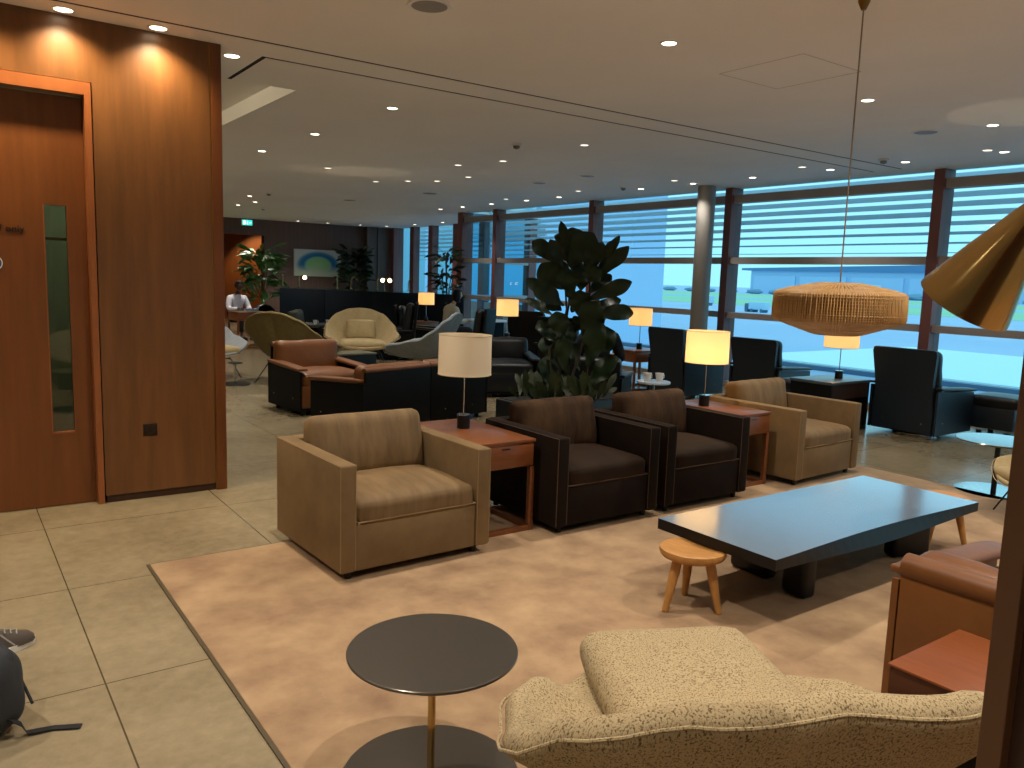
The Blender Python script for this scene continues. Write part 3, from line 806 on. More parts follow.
def ottoman(label, loc, rotz, m=LEATHERD, w=.55, d=.5, H=.40):
    t = thing('ottoman', label, 'ottoman', loc, rotz)
    bm = new(); cushion(bm, (0, 0, H-.05), (w, d, .13), .045, .02, .003, 3); link('cushion', bm, m, t)
    for sx in (-1, 1):
        bm = new(); box(bm, (sx*w*.245, 0, (H-.08)/2+.04), (w*.48, d-.04, H-.18), .02); link('side_shell', bm, SHELLB, t)
        for y in (-.14, .14):
            bm = new(); lathe(bm, [(.03, 0), (.03, .06)], 14, T(sx*w*.3, y, 0)); link('foot', bm, BLACKM, t)
    return t
ottoman('black leather ottoman beside the high-backed lounge chair at far right', (9.50, 3.93, 0), .05, H=.43)
ottoman('dark blue leather ottoman left of the window side table', (8.35, 5.62, 0), .1, H=.46)

# window side table with lamp
t = thing('window_table', 'dark square side table with pale top by the window carrying a lamp', 'side table', (8.05, 5.11, 0))
bm = new(); bx(bm, -.38, .38, -.26, .26, .53, .56, .003); link('tabletop', bm, GREYTOP, t)
bm = new(); bx(bm, -.37, -.34, -.25, .25, 0, .53); link('side_panel', bm, BLACKSIDE, t)
bm = new(); bx(bm, .34, .37, -.25, .25, 0, .53); link('side_panel', bm, BLACKSIDE, t)
bm = new(); bx(bm, -.34, .34, -.25, .25, .37, .53); link('drawer_box', bm, mat('dark_walnut', '#34231b', .4), t)
bm = new(); bx(bm, -.34, .34, -.25, .25, 0, .04); link('base_rail', bm, BLACKSIDE, t)
lamp('lit lamp standing by the window directly below the hanging wicker lamp', (8.14, 5.07, .56), True, r=.185)
# other lamps and tables
side_table('wooden side table with lamp left of the high-backed window chair', .6, .5, .58, (8.36, 8.22, 0), 0)
lamp('lit lamp before the window just right of the fig plant', (8.37, 8.46, .58), True)
side_table('small wooden table carrying the lamp left of the fig plant', .40, .40, .56, (7.60, 10.62, 0), .3, drawer=False)
lamp('lit lamp left of the fig plant in front of the window mullion', (7.62, 10.80, .56), True, s=1.08)
side_table('wooden table carrying the smallest and farthest lit lamp', .6, .5, .60, (8.25, 14.6, 0), 0, drawer=False)
lamp('smallest and farthest lit lamp, beside the woman in cream', (8.35, 14.82, .60), True)

# low black cube table
t = thing('cube_table', 'low black box table in front of the beige shell armchair', 'table', (4.62, 10.35, 0), .1)
bm = new(); bx(bm, -.3, .3, -.22, .22, .05, .44, .006); link('box_body', bm, BLACKSIDE, t)
bm = new(); bx(bm, -.31, .31, -.23, .23, .44, .46, .003); link('tabletop', bm, mat('olive_grey_top', '#5b5a4a', .3), t)
bm = new(); bx(bm, -.26, .26, -.18, .18, 0, .05); link('plinth', bm, BLACKM, t)
# small table with cups (far left)
t = thing('cafe_table', 'small dark table with cups in front of the dark booths', 'table', (5.75, 14.2, 0))
bm = new(); lathe(bm, [(.34, .57), (.34, .60)], 40); link('tabletop', bm, mat('silver_grey_top', '#5d646b', .25, metal=.4), t)
bm = new(); lathe(bm, [(.03, .02), (.03, .57)], 16); link('pole', bm, BLACKM, t)
bm = new(); lathe(bm, [(.22, 0), (.22, .02)], 32); link('base', bm, BLACKM, t)
def cup(label, loc, s=1.0, group=None):
    t = thing('cup', label, 'cup', loc, 0, group)
    bm = new(); lathe(bm, [(.028*s, 0), (.04*s, .075*s), (.037*s, .075*s), (.026*s, .006)], 24, capt=True); link('bowl', bm, WHITEM, t)
    bm = new(); tube(bm, [(.036*s, 0, .06*s), (.06*s, 0, .055*s), (.06*s, 0, .03*s), (.034*s, 0, .022*s)], .004, 6); link('handle', bm, WHITEM, t)
    return t
cup('white cup on the left side of the small dark table before the booths', (5.62, 14.12, .60))
cup('white cup on the right side of the small dark table before the booths', (5.88, 14.15, .60))
# reading table beside the man
t = thing('round_side_table', 'white-topped small table with white cups beside the dark-clothed reader', 'side table', (6.10, 5.92, 0))
bm = new(); lathe(bm, [(.17, .50), (.175, .505), (.175, .52), (.17, .525)], 40); link('tabletop', bm, mat('bluish_white_top', '#b9c6d2', .25), t)
bm = new(); lathe(bm, [(.015, .02), (.015, .5)], 16); link('pole', bm, CHROME, t)
bm = new(); lathe(bm, [(.18, 0), (.18, .02)], 32); link('base', bm, BLACKM, t)
cup('tall white cup nearest the reader on the white-topped table', (6.03, 5.95, .525), 1.15)
cup('tall white cup on the window side of the white-topped table', (6.15, 5.89, .525), 1.15)
# small round pedestal table left edge
tulip('round_side_table', 'small pedestal table with black base disc beside the pale grey shell armchair', (3.22, 10.95, 0), .10, .30, .2, BLACKM, BLACKM, CHROME, .015)

# dark booths with reading lights
bt = thing('work_booth', 'long row of dark blue work booths with glass rail in front of the back wall', 'booth')
P = [(6.48, 18.4), (7.05, 17.55), (7.6, 16.6), (7.95, 15.7), (8.1, 14.7), (8.3, 13.9)]
P = [(6.5, 18.5), (7.25, 17.6), (8.0, 16.7), (8.75, 15.8), (9.4, 15.0)]
def seg_box(bm, a, b, z0, z1, th):
    a = Vector((*a, 0)); b = Vector((*b, 0)); d = b-a; L = d.length; ang = math.atan2(d.y, d.x)
    box(bm, (0, 0, 0), (L-.012, th, z1-z0), .004, T(*((a+b)/2+Vector((0, 0, (z0+z1)/2)))) @ RZ(ang))
for a, b in zip(P, P[1:]):
    bm = new(); seg_box(bm, a, b, .02, 1.16, .07); link('panel', bm, BOOTH, bt)
bm = new()
for a, b in zip(P, P[1:]): seg_box(bm, a, b, 1.16, 1.2, .012)
link('glass_rail', bm, GLASSC, bt)
bm = new()
for a, b in list(zip(P, P[1:]))[:2]: seg_box(bm, (a[0]+.35, a[1]+.35), (b[0]+.35, b[1]+.35), .68, .72, .5)
link('desk', bm, BLACKSIDE, bt)
def reading(label, x, y, z, side, lit):
    t = thing('reading_lamp', label, 'lamp', (x, y, z))
    bm = new(); pts = [(0, 0, 0), (0, 0, .18)]
    if side: pts += [(side*.02, 0, .24), (side*.08, 0, .27), (side*.14, 0, .22)]
    else: pts += [(0, 0, .26)]
    tube(bm, pts, .012, 8); lathe(bm, [(.03, 0), (.03, .02)], 16); link('stem', bm, BRASS, t)
    e = pts[-1]
    bm = new(); bmesh.ops.create_icosphere(bm, subdivisions=2, radius=.045 if lit else .02, matrix=T(e[0], e[1], e[2])); link('lamp_head', bm, GLOWW if lit else BRASS, t)
for i, (u, side, lit) in enumerate(((.06, 0, 0), (.42, 1, 1), (1.25, 0, 0), (1.55, 1, 0), (2.1, 1, 1), (2.25, 1, 1), (2.75, 1, 0))):
    k = int(u); a = Vector(P[k]); b = Vector(P[min(k+1, len(P)-1)]); p = a.lerp(b, u-k)
    reading('%s brass reading light on the dark booth rail, %s' % ('glowing' if lit else 'unlit', ('at the left end', 'under the painting', 'under the right corner of the painting', 'with bent neck before the bushy plant', 'left one of the close lit pair', 'right one of the close lit pair', 'left of the far mullions')[i]), p.x, p.y, 1.2, side, lit)

# painting
def painting():
    m = bpy.data.materials.new('abstract_painting'); m.use_nodes = True
    nt = m.node_tree; b = nt.nodes['Principled BSDF']; N = nt.nodes.new; Lk = nt.links.new
    tc = N('ShaderNodeTexCoord'); mp = N('ShaderNodeMapping'); Lk(tc.outputs['Object'], mp.inputs[0])
    mp.inputs['Scale'].default_value = (1/.72, 0, 1/.45)
    mp.inputs['Location'].default_value = (-.02, 0, .16)
    ln = N('ShaderNodeVectorMath'); ln.operation = 'LENGTH'; Lk(mp.outputs[0], ln.inputs[0])
    rp = N('ShaderNodeValToRGB'); Lk(ln.outputs['Value'], rp.inputs[0])
    els = [(0, '#9fd89a'), (.55, '#8ccc96'), (.60, '#4d9cc0'), (.68, '#2a68b4'), (.84, '#3a8cae'), (1.0, '#c6cfd6')]
    cr = rp.color_ramp
    while len(cr.elements) < len(els): cr.elements.new(.5)
    for e, (p, c) in zip(cr.elements, els): e.position = p; e.color = (*lin(c), 1)
    sp = N('ShaderNodeSeparateXYZ'); Lk(tc.outputs['Object'], sp.inputs[0])
    mr = N('ShaderNodeMapRange'); mr.inputs[1].default_value = -.28; mr.inputs[2].default_value = -.06; Lk(sp.outputs['Z'], mr.inputs[0])
    mx = N('ShaderNodeMix'); mx.data_type = 'RGBA'; Lk(mr.outputs[0], mx.inputs[0])
    mx.inputs[6].default_value = (*lin('#bccbb8'), 1); Lk(rp.outputs[0], mx.inputs[7])
    Lk(mx.outputs[2], b.inputs['Base Color']); b.inputs['Roughness'].default_value = .8
    return m
pt = thing('painting', 'abstract painting of a green oval under a blue arc on the dark back wall', 'painting', (9.5, BY, 1.83))
bm = new(); bx(bm, -.76, .76, -.04, 0, -.41, .41, .004); link('frame', bm, mat('pale_frame', '#b8b4ac', .6), pt)
bm = new(); bx(bm, -.745, .745, -.046, -.04, -.395, .395); link('canvas', bm, painting(), pt, smooth=False)

# exit sign
ex = thing('exit_sign', 'lit green running-man exit sign hanging under the ceiling', 'sign', (7.15, 23.0, 2.80))
bm = new(); bx(bm, -.15, .15, 0, .05, 0, .16, .006); link('housing', bm, WHITEM, ex)
bm = new(); bx(bm, -.14, .14, -.004, 0, .01, .15); link('sign_face', bm, emit('exit_green', (.03, .75, .62), 1.3), ex)
bm = new(); bx(bm, -.11, -.05, -.008, -.004, .03, .13); tube(bm, [(.0, -.006, .12), (.01, -.006, .09), (-.01, -.006, .06), (.02, -.006, .03)], .01, 6); tube(bm, [(.05, -.006, .08), (.11, -.006, .08)], .012, 6); link('pictogram', bm, emit('sign_white', (.8, 1, .95), 1.8), ex)
bm = new(); tube(bm, [(0, .025, .16), (0, .025, .24)], .01); link('hanger', bm, WHITEM, ex)

# ------------------------------------------------------------------ plants
def leaf(bm, base, tip, width, nrm, curl=.15, seg=7, wav=.06):
    base, tip = Vector(base), Vector(tip); d = tip-base; L = d.length; d.normalize()
    n = Vector(nrm); n -= n.dot(d)*d
    if n.length < 1e-4: n = d.orthogonal()
    n.normalize(); s = d.cross(n).normalized()
    prof = [0.04, .30, .55, .66, .90, 1.0, .80, .10]
    rows = []
    for i in range(seg+1):
        u = i/seg; w = width*.5*prof[min(7, round(u*7))]
        c = base+d*L*u+n*(-curl*L*(u**2))
        wv = wav*width*math.sin(u*13+base.x*9)
        rows.append((bm.verts.new(c-s*w+n*(.16*w+wv)), bm.verts.new(c), bm.verts.new(c+s*w+n*(.16*w-wv))))
    for a, b in zip(rows, rows[1:]):
        bm.faces.new((a[0], a[1], b[1], b[0])); bm.faces.new((a[1], a[2], b[2], b[1]))

hd = Vector((math.cos(yaw), -math.sin(yaw), 0))   # a horizontal direction used to fan the plant's branches
fd = Vector((math.sin(yaw), math.cos(yaw), 0))
fig = thing('fiddle_leaf_fig', 'tall fiddle-leaf fig with big dark leaves rising behind the dark brown armchairs', 'plant', (5.0, 6.12, 0))
bm = new(); bx(bm, -.6, .75, -.28, .28, 0, .38, .02); link('planter', bm, POT, fig)
bm = new(); bx(bm, -.57, .72, -.25, .25, .33, .385); link('soil', bm, SOIL, fig, smooth=False)
def P3(px, py, dep=0):   # plant-local point from a fan coordinate: px metres sideways, py height, dep depth
    v = hd*px+fd*dep; return Vector((v.x, v.y, py))
S = .00985   # metres per unit
def q(px, py, dep=0): return P3((px-553)*S+.0, 1.55-(py-281)*S, dep)
bm = new()
for pts in ([(553, 392), (549, 350), (556, 310), (552, 270), (545, 235)], [(560, 392), (572, 350), (580, 312), (578, 280), (588, 250)], [(545, 392), (540, 350), (556, 322), (560, 290)], [(575, 392), (582, 350), (576, 320)]):
    tube(bm, [q(a, b, .03*i) for i, (a, b) in enumerate(pts)], [.014, .012, .01, .009, .006][:len(pts)], 8)
link('stem', bm, STEM, fig)
LV = [  # base, tip, width(px), depth base, depth tip
 (556, 262, 547, 222, 10, 0, .05), (552, 262, 560, 228, 34, .0, .1), (556, 268, 578, 234, 30, -.05, -.1), (548, 265, 519, 242, 18, .05, .1), (550, 268, 537, 242, 14, 0, -.1),
 (560, 272, 566, 236, 30, .1, .2), (583, 275, 604, 234, 10, 0, .0), (582, 280, 614, 246, 15, .05, -.05), (580, 268, 590, 242, 16, -.05, .05),
 (552, 290, 527, 266, 26, -.05, -.15), (556, 290, 541, 262, 24, .1, .1), (548, 303, 514, 280, 14, .0, .05), (552, 306, 524, 286, 24, -.1, -.2),
 (551, 312, 532, 297, 22, .1, .2), (545, 318, 514, 300, 10, -.05, .1), (560, 300, 552, 268, 26, -.1, -.2), (568, 292, 572, 262, 24, .0, .1),
 (574, 300, 618, 280, 17, -.05, -.1), (575, 296, 600, 272, 16, .1, .15), (582, 314, 620, 308, 20, .0, -.1), (580, 310, 610, 296, 16, .1, .1),
 (570, 318, 566, 290, 24, -.1, -.12), (572, 335, 582, 300, 26, -.1, -.25), (578, 330, 594, 316, 14, .1, .1), (548, 345, 528, 322, 20, .0, .1),
 (552, 340, 545, 312, 22, -.08, -.1), (574, 352, 600, 328, 30, -.15, -.25), (578, 365, 585, 322, 28, -.15, -.3), (566, 345, 556, 322, 16, .1, .1),
 (548, 368, 536, 335, 24, .0, .1), (556, 372, 552, 335, 18, -.1, -.1), (572, 372, 560, 340, 14, .05, .1), (580, 388, 602, 352, 26, -.1, -.2),
 (556, 330, 536, 345, 22, .1, .1), (545, 392, 538, 358, 26, 0, 0), (560, 390, 548, 350, 22, .1, .15), (590, 262, 598, 240, 9, 0, 0),
 (570, 268, 582, 248, 18, -.1, -.1), (566, 282, 586, 268, 22, -.12, -.15), (560, 312, 572, 300, 20, .05, .1), (563, 332, 573, 318, 18, .12, .1)]
bm = new()
for i, (bx_, by_, tx_, ty_, w, d0, d1) in enumerate(LV):
    nr = -fd+Vector((random.uniform(-.5, .5), random.uniform(-.5, .5), random.uniform(-.1, .9)))
    leaf(bm, q(bx_, by_, d0), q(tx_, ty_, d1), w*S*1.02, nr, random.uniform(.0, .15), wav=.16)
fo = link('foliage', bm, LEAF, fig, angle=80); fo.modifiers.new('s', 'SUBSURF').levels = 1
fo.modifiers['s'].render_levels = 1
bm = new()
for i in range(70):
    a = random.uniform(0, 2*PI); px = random.uniform(510, 598); b0 = q(px, 392, random.uniform(-.2, .2))
    if not -.58 < b0.x < .72: b0.x = random.uniform(-.5, .6)
    b0.y = max(-.22, min(.22, b0.y)); b0.z = .38
    tip = b0+Vector((random.uniform(-.15, .15), random.uniform(-.15, .15), random.uniform(.10, .30)))
    leaf(bm, b0, tip, random.uniform(.05, .09), (-fd.x+random.uniform(-.4, .4), -fd.y, random.uniform(0, .8)), .25)
link('undergrowth', bm, LEAF2, fig, angle=80)

def bushy(name, label, loc, H, Rr, n, ll, lw, m, pot=.35, potH=.4, zmin=.35):
    t = thing(name, label, 'plant', loc)
    bm = new(); lathe(bm, [(pot*.8, 0), (pot, potH), (pot-.03, potH), (pot-.03, potH-.04)], 32); link('pot', bm, POT, t)
    bm = new(); tube(bm, [(0, 0, potH-.05), (.02, 0, H*.6), (0, .02, H*.9)], .02, 8)
    for k in range(4):
        a = k*1.6; tube(bm, [(0, 0, H*.4), (Rr*.5*math.cos(a), Rr*.5*math.sin(a), H*.75)], .01, 6)
    link('stem', bm, STEM, t)
    bm = new()
    for i in range(n):
        a = random.uniform(0, 2*PI); z = H*(zmin+(1-zmin)*random.random()**.8)
        rr = Rr*math.sqrt(max(.05, 1-((z-H*.65)/(H*.45))**2))*random.uniform(.25, .8)
        b = Vector((rr*math.cos(a)*.6, rr*math.sin(a)*.6, z))
        tip = b+Vector((math.cos(a+random.uniform(-.5, .5)), math.sin(a+random.uniform(-.5, .5)), random.uniform(-.4, .9))).normalized()*ll*random.uniform(.7, 1.2)
        leaf(bm, b, tip, lw, (random.uniform(-1, 1), random.uniform(-1, 1), 1), .2, seg=5)
    link('foliage', bm, m, t, angle=80)
    return t
bushy('potted_plant', 'bushy green plant beside the painting against the back wall', (10.35, 22.9, 0), 2.25, .75, 170, .38, .15, LEAF, zmin=.45)
bushy('potted_plant', 'bright leafy plant in front of the back wall opening, behind the white-shirted person', (6.75, 20.6, 0), 2.1, .75, 150, .42, .17, LEAF3, zmin=.35)
bushy('potted_plant', 'slender dark plant silhouetted against the far windows', (9.30, 15.62, 0), 2.15, .42, 110, .34, .09, LEAF, zmin=.42)

# ------------------------------------------------------------------ hanging wicker lamp
pd = thing('wicker_pendant', 'wide woven wicker pendant lamp hanging from the ceiling by a long cord', 'pendant lamp', (3.92, 2.48, 0))
bm = new(); tube(bm, [(0, 0, 1.575), (0, 0, CH-.02)], .004, 8); link('cord', bm, mat('cord_beige', '#8f806a', .7), pd)
bm = new(); lathe(bm, [(.012, CH-.06), (.03, CH-.02), (.03, CH)], 24); link('ceiling_rose', bm, BRASSD, pd)
WK = mat('woven_rattan', '#c09860', .6, col2='#a67e4a', nscale=18)
prof = [(r_*.845, z_) for r_, z_ in [(.13, 1.580), (.14, 1.579), (.30, 1.552), (.378, 1.533), (.390, 1.522), (.394, 1.45), (.394, 1.395), (.384, 1.382), (.28, 1.350), (.16, 1.315), (.13, 1.310)]]
bm = new()
for k in range(150):
    a = 2*PI*k/150; c, s_ = math.cos(a), math.sin(a)
    wob = .0018*(k % 2)
    pts = [((r+wob)*c, (r+wob)*s_, z) for r, z in (prof if k % 2 == 0 else prof[2:-2])]
    tube(bm, pts, .0042, 4)
link('vertical_reeds', bm, WK, pd)
bm = new()
def interp(u):
    x = u*(len(prof)-1); i = min(int(x), len(prof)-2); t_ = x-i
    return prof[i][0]*(1-t_)+prof[i+1][0]*t_, prof[i][1]*(1-t_)+prof[i+1][1]*t_
for i in range(44):
    r_, z_ = interp(i/43)
    tube(bm, [((r_-.002)*math.cos(a*PI/30), (r_-.002)*math.sin(a*PI/30), z_) for a in range(61)], .0032 if i % 6 else .006, 4, cap=False)
link('woven_rings', bm, WK, pd)
LIN = shade_mat('rattan_liner', (1, .5, .15), 0, '#b07a42')
bm = new()
lathe(bm, [(r_-.008, z_-.002) for r_, z_ in prof], 64, capb=False, capt=False)
link('liner', bm, mat('wicker_liner', '#a87c4c', .8), pd)
bm = new(); bmesh.ops.create_icosphere(bm, subdivisions=3, radius=.035, matrix=T(0, 0, 1.45)); link('bulb', bm, GLOWW, pd)

# brass cone lamp on the right
bl = thing('brass_floor_lamp', 'polished brass cone lamp shade leaning in at the right edge', 'floor lamp', (1.9, .50, .0))
A = Vector((1.622, .757, 1.532)); B = Vector((1.612, .658, 1.682))
ax = (B-A).normalized()
Mq = ax.to_track_quat('Z', 'Y').to_matrix().to_4x4(); Mq.translation = A-Vector((1.9, .50, 0))
Lc = (B-A).length
bm = new()
pf = [(.089, -.002), (.088, .004), (.074, .050), (.059, .100), (.044, .145), (.033, .180), (.024, .205), (.021, .235), (.016, .245)]
inner = [(r_-.003, z_) for r_, z_ in pf[::-1]]
lathe(bm, pf+inner[1:], 64, Mq, capb=False, capt=False); link('shade', bm, BRASS, bl, angle=50)
bm = new(); e0 = Mq @ Vector((0, 0, .24)); e1 = e0+Vector((.12, -.03, .06))
tube(bm, [e0, e1, Vector((.12, -.02, e1.z-.05)), Vector((.12, -.02, .02))], .009, 10); link('pole', bm, BRASSD, bl)
bm = new(); lathe(bm, [(.14, .012), (.14, .03), (.02, .035)], 40, T(.12, -.02, 0)); link('base', bm, BRASSD, bl)

# near brown leather chair and table at right
lounge('cognac leather armchair with rolled top edge at the lower right', (2.73, 1.04, .0125), face(R(90)), w=.72, H=.585, leather=LEATHER, shell=LEATHER, roll=.045)
t = thing('side_table', 'low reddish-brown wooden box table at the lower right beside the tweed chair', 'side table', (2.33, .84, .0125), R(0))
bm = new(); bx(bm, -.195, .215, -.26, .255, .36, .488, .003); link('box_body', bm, mat('dark_side_wood', '#4a2412', .4), t)
bm = new(); bx(bm, -.2, .215, -.265, .26, .488, .496, .002); link('tabletop', bm, mat('orange_mahogany', '#85461f', .35, col2='#763c1a', nscale=6, stretch=(8, 1, 1)), t)
bm = new(); bx(bm, -.18, .18, -.22, .21, 0, .36); link('plinth', bm, BLACKSIDE, t)

# ------------------------------------------------------------------ backpack and shoe at left edge
bp = thing('backpack', 'dark grey backpack lying on the stone floor at the left edge', 'backpack', (-.04, 3.08, 0), .35)
bm = new(); cushion(bm, (0, 0, .155), (.33, .48, .30), .11, .02, .006, 2); link('bag_body', bm, BAGM, bp)
bm = new(); cushion(bm, (.02, -.06, .25), (.22, .30, .10), .045, .015, .003, 5); link('front_pocket', bm, BAGM, bp)
bm = new(); tube(bm, [(.155, -.22, .10), (.168, -.1, .16), (.170, .1, .16), (.155, .22, .10)], .005, 6); link('zip', bm, BAGB, bp)
def strap(bm, pts, w=.028, th_=.004):
    pts = [Vector(p) for p in pts]
    L_ = []
    for i, p in enumerate(pts):
        d = (pts[min(i+1, len(pts)-1)]-pts[max(i-1, 0)]).normalized(); s = d.cross(Vector((0, 0, 1))).normalized()*w/2
        L_.append([bm.verts.new(p-s), bm.verts.new(p+s), bm.verts.new(p+s+Vector((0, 0, th_))), bm.verts.new(p-s+Vector((0, 0, th_)))])
    for a, b in zip(L_, L_[1:]):
        for k in range(4): bm.faces.new((a[k], a[(k+1) % 4], b[(k+1) % 4], b[k]))
    bm.faces.new(L_[0]); bm.faces.new(L_[-1][::-1])
bm = new(); strap(bm, [(.06, -.20, .10), (.11, -.24, .05), (.13, -.23, .008), (.20, -.26, .003), (.26, -.32, .003)]); link('strap', bm, BAGB, bp)
bm = new(); strap(bm, [(.12, .20, .08), (.17, .23, .04), (.21, .28, .004), (.27, .31, .003)], .018); link('strap', bm, BAGB, bp)
sh = thing('sneaker', 'sneaker with white toe rim behind the backpack at the left edge', 'shoe', (.11, 3.62, 0), -1.2)
def shoe_slice(bm, rows):
    rings = []
    for y, w, hgt, z0 in rows:
        rings.append([bm.verts.new((w*math.cos(a), y, z0+hgt*max(0, math.sin(a)))) for a in [PI*k/10 for k in range(11)]]+[bm.verts.new((0, y, z0))])
    for a, b in zip(rings, rings[1:]):
        n_ = len(a)
        for k in range(n_): bm.faces.new((a[k], a[(k+1) % n_], b[(k+1) % n_], b[k]))
    bm.faces.new(rings[0][::-1]); bm.faces.new(rings[-1])
bm = new(); shoe_slice(bm, [(-.14, .030, .075, .02), (-.10, .038, .095, .02), (-.03, .040, .085, .02), (.03, .043, .065, .02), (.08, .046, .05, .02), (.12, .038, .038, .02), (.14, .02, .02, .02)]); link('upper', bm, SHOEM, sh, angle=60)
bm = new(); prism(bm, [(.036*math.sin(a)*(1.35 if math.cos(a) > 0 else 1), .148*math.cos(a)) for a in [2*PI*k/28 for k in range(28)]], 0, .026); link('sole', bm, SHOEW, sh)
bm = new()
for k in range(5): tube(bm, [(-.025, -.02+.022*k, .098-.008*k), (0, -.01+.022*k, .108-.008*k), (.025, -.02+.022*k, .098-.008*k)], .003, 6)
tube(bm, [(0, -.02, .105), (.05, -.01, .10), (.09, .03, .05)], .003, 6); link('lace', bm, LACE, sh)

# ------------------------------------------------------------------ people
def skin_obj(name, chains, m, parent, sub=2):
    """chains: list of lists of (x,y,z,r); chains whose first point equals an existing one are welded"""
    vs, es, rs, idx = [], [], [], {}
    for ch in chains:
        prev = None
        for (x, y, z, r) in ch:
            k = (round(x, 4), round(y, 4), round(z, 4))
            if k not in idx: idx[k] = len(vs); vs.append((x, y, z)); rs.append(r)
            i = idx[k]
            if prev is not None and prev != i: es.append((prev, i))
            prev = i
    me = bpy.data.meshes.new(name); me.from_pydata(vs, es, [])
    o = bpy.data.objects.new(name, me); COL.objects.link(o); o.parent = parent
    md = o.modifiers.new('skin', 'SKIN'); md.use_smooth_shade = True; md.branch_smoothing = .3
    for i, r in enumerate(rs):
        sv = me.skin_vertices[0].data[i]
        sv.radius = r if isinstance(r, tuple) else (r, r)
    me.skin_vertices[0].data[0].use_root = True
    s = o.modifiers.new('sub', 'SUBSURF'); s.levels = 1; s.render_levels = sub
    me.materials.append(m)
    return o

def person(label, loc, rotz, top, trousers, skin, lean=.0, hands=None, headturn=0, hairlen=.0, knee=.52):
    """seated figure facing local -y, seat at z=.45, origin on floor under the pelvis"""
    t = thing('person', label, 'person', loc, rotz)
    def Y(z, y): return y - lean*(z-.5)
    pel = (0, 0, .53)
    sp1 = (0, Y(.70, .02), .70); sp2 = (0, Y(.88, .03), .88); nk = (0, Y(1.02, .0), 1.02); hb = (0, Y(1.10, -.02), 1.10)
    hands = hands or [(-.10, -.42, .70), (.10, -.42, .70)]
    body = [[(*pel, .09), (*sp1, .09), (*sp2, .10), (*nk, .05), (*hb, .045)]]
    topc = [[(*pel, .135), (*sp1, .13), (*sp2, .145), (0, Y(.97, .015), .975, .10), (0, Y(1.03, .0), 1.03, .062)]]
    trc = [[(0, .0, .53, .13)]]
    for s, hnd in zip((-1, 1), hands):
        shd = (s*.18, Y(.93, .02), .93); el = (s*.25, Y(.68, -.08)-.02, .68)
        hn = Vector(hnd); e = Vector(el); wr = e.lerp(hn, .86)
        body.append([(*sp2, .10), (*shd, .05), (*el, .040), (*wr, .028), (*hn, .030)])
        fd_ = (hn-e).normalized(); sd = fd_.cross(Vector((0, 0, 1))).normalized()
        for k, (off, ln) in enumerate(((-.028, .062), (-.010, .075), (.010, .072), (.028, .055))):
            p1 = hn+sd*off+fd_*.035; p2 = p1+fd_*ln*.5+Vector((0, 0, -.008)); p3 = p2+fd_*ln*.35+Vector((0, 0, -.022))
            body.append([(*hn, .030), (*p1, .010), (*p2, .009), (*p3, .0075)])
        p1 = hn-sd*s*.035-fd_*.0; p2 = p1+fd_*.035-sd*s*.012
        body.append([(*hn, .030), (*p1, .012), (*p2, .009)])
        topc.append([(*sp2, .145), (*shd, .092), (*el, .058), (*(e.lerp(hn, .80)), .042)])
        hip = (s*.09, -.03, .51); kn = (s*.13, -.46, knee+(.0 if s > 0 else -.06)*(knee > .55)); an = (s*.12, -.50, .10); to = (s*.13, -.66, .04)
        body.append([(*pel, .09), (*hip, .08), (*kn, .05), (*an, .035), (*to, .03)])
        trc.append([(0, 0, .53, .13), (*hip, .095), (*kn, .072), (s*.12, -.49, .16, .055)])
    b = skin_obj('body', body, skin, t, 1)
    # head as part of the figure
    bm = new(); bmesh.ops.create_uvsphere(bm, u_segments=24, v_segments=18, radius=.1)
    for v in bm.verts:
        x, y, z = v.co
        v.co.x *= .76; v.co.y *= .95; v.co.z *= 1.18
        if z < -.02: v.co.x *= 1+z*2.2; v.co.y *= 1+z*1.2
    hc = Vector((0, Y(1.20, -.04), 1.20))
    Mh = T(*hc) @ RZ(headturn)
    bmesh.ops.transform(bm, matrix=Mh, verts=bm.verts[:])
    n0 = len(bm.verts)
    tube(bm, [Mh @ Vector((0, -.088, .02)), Mh @ Vector((0, -.112, -.018)), Mh @ Vector((0, -.09, -.03))], [.009, .014, .008], 8)
    for s in (-1, 1):
        bmesh.ops.create_icosphere(bm, subdivisions=2, radius=.018, matrix=Mh @ T(s*.076, .0, 0) @ Matrix.Diagonal((.4, 1, 1.5, 1)))
    hd_ = link('head', bm, skin, t, angle=80)
    bm = new()
    for s in (-1, 1): bmesh.ops.create_icosphere(bm, subdivisions=1, radius=.009, matrix=Mh @ T(s*.03, -.086, .022))
    link('eye', bm, HAIR, hd_)
    bm = new(); bmesh.ops.create_icosphere(bm, subdivisions=1, radius=.02, matrix=Mh @ T(0, -.080, -.055) @ Matrix.Diagonal((1, .35, .3, 1))); link('mouth', bm, mat('lip', '#7a4238', .6), hd_)
    bm = new(); bmesh.ops.create_uvsphere(bm, u_segments=24, v_segments=18, radius=.112)
    dele = [v for v in bm.verts if (v.co.y < -.045 and v.co.z < .055) or v.co.z < -.045-hairlen]
    bmesh.ops.delete(bm, geom=dele, context='VERTS')
    for v in bm.verts:
        v.co.x *= .80; v.co.y *= .98; v.co.z *= 1.16
        v.co += v.co.normalized()*.006*noise.noise(v.co*40)
    if hairlen: 
        for v in bm.verts:
            if v.co.z < 0: v.co.z *= 1.5
    bmesh.ops.transform(bm, matrix=Mh, verts=bm.verts[:])
    ho = link('hair', bm, HAIR, t, angle=80)
    sd_ = ho.modifiers.new('s', 'SOLIDIFY'); sd_.thickness = .015; sd_.offset = -1
    skin_obj('top_garment', topc, top, t, 1)
    skin_obj('trousers', trc[1:], trousers, t, 1)
    for s in (-1, 1):
        bm = new(); box(bm, (s*.125, -.575, .045), (.09, .26, .09), .035, seg=3); link('shoe', bm, BAGB, t)
    return t
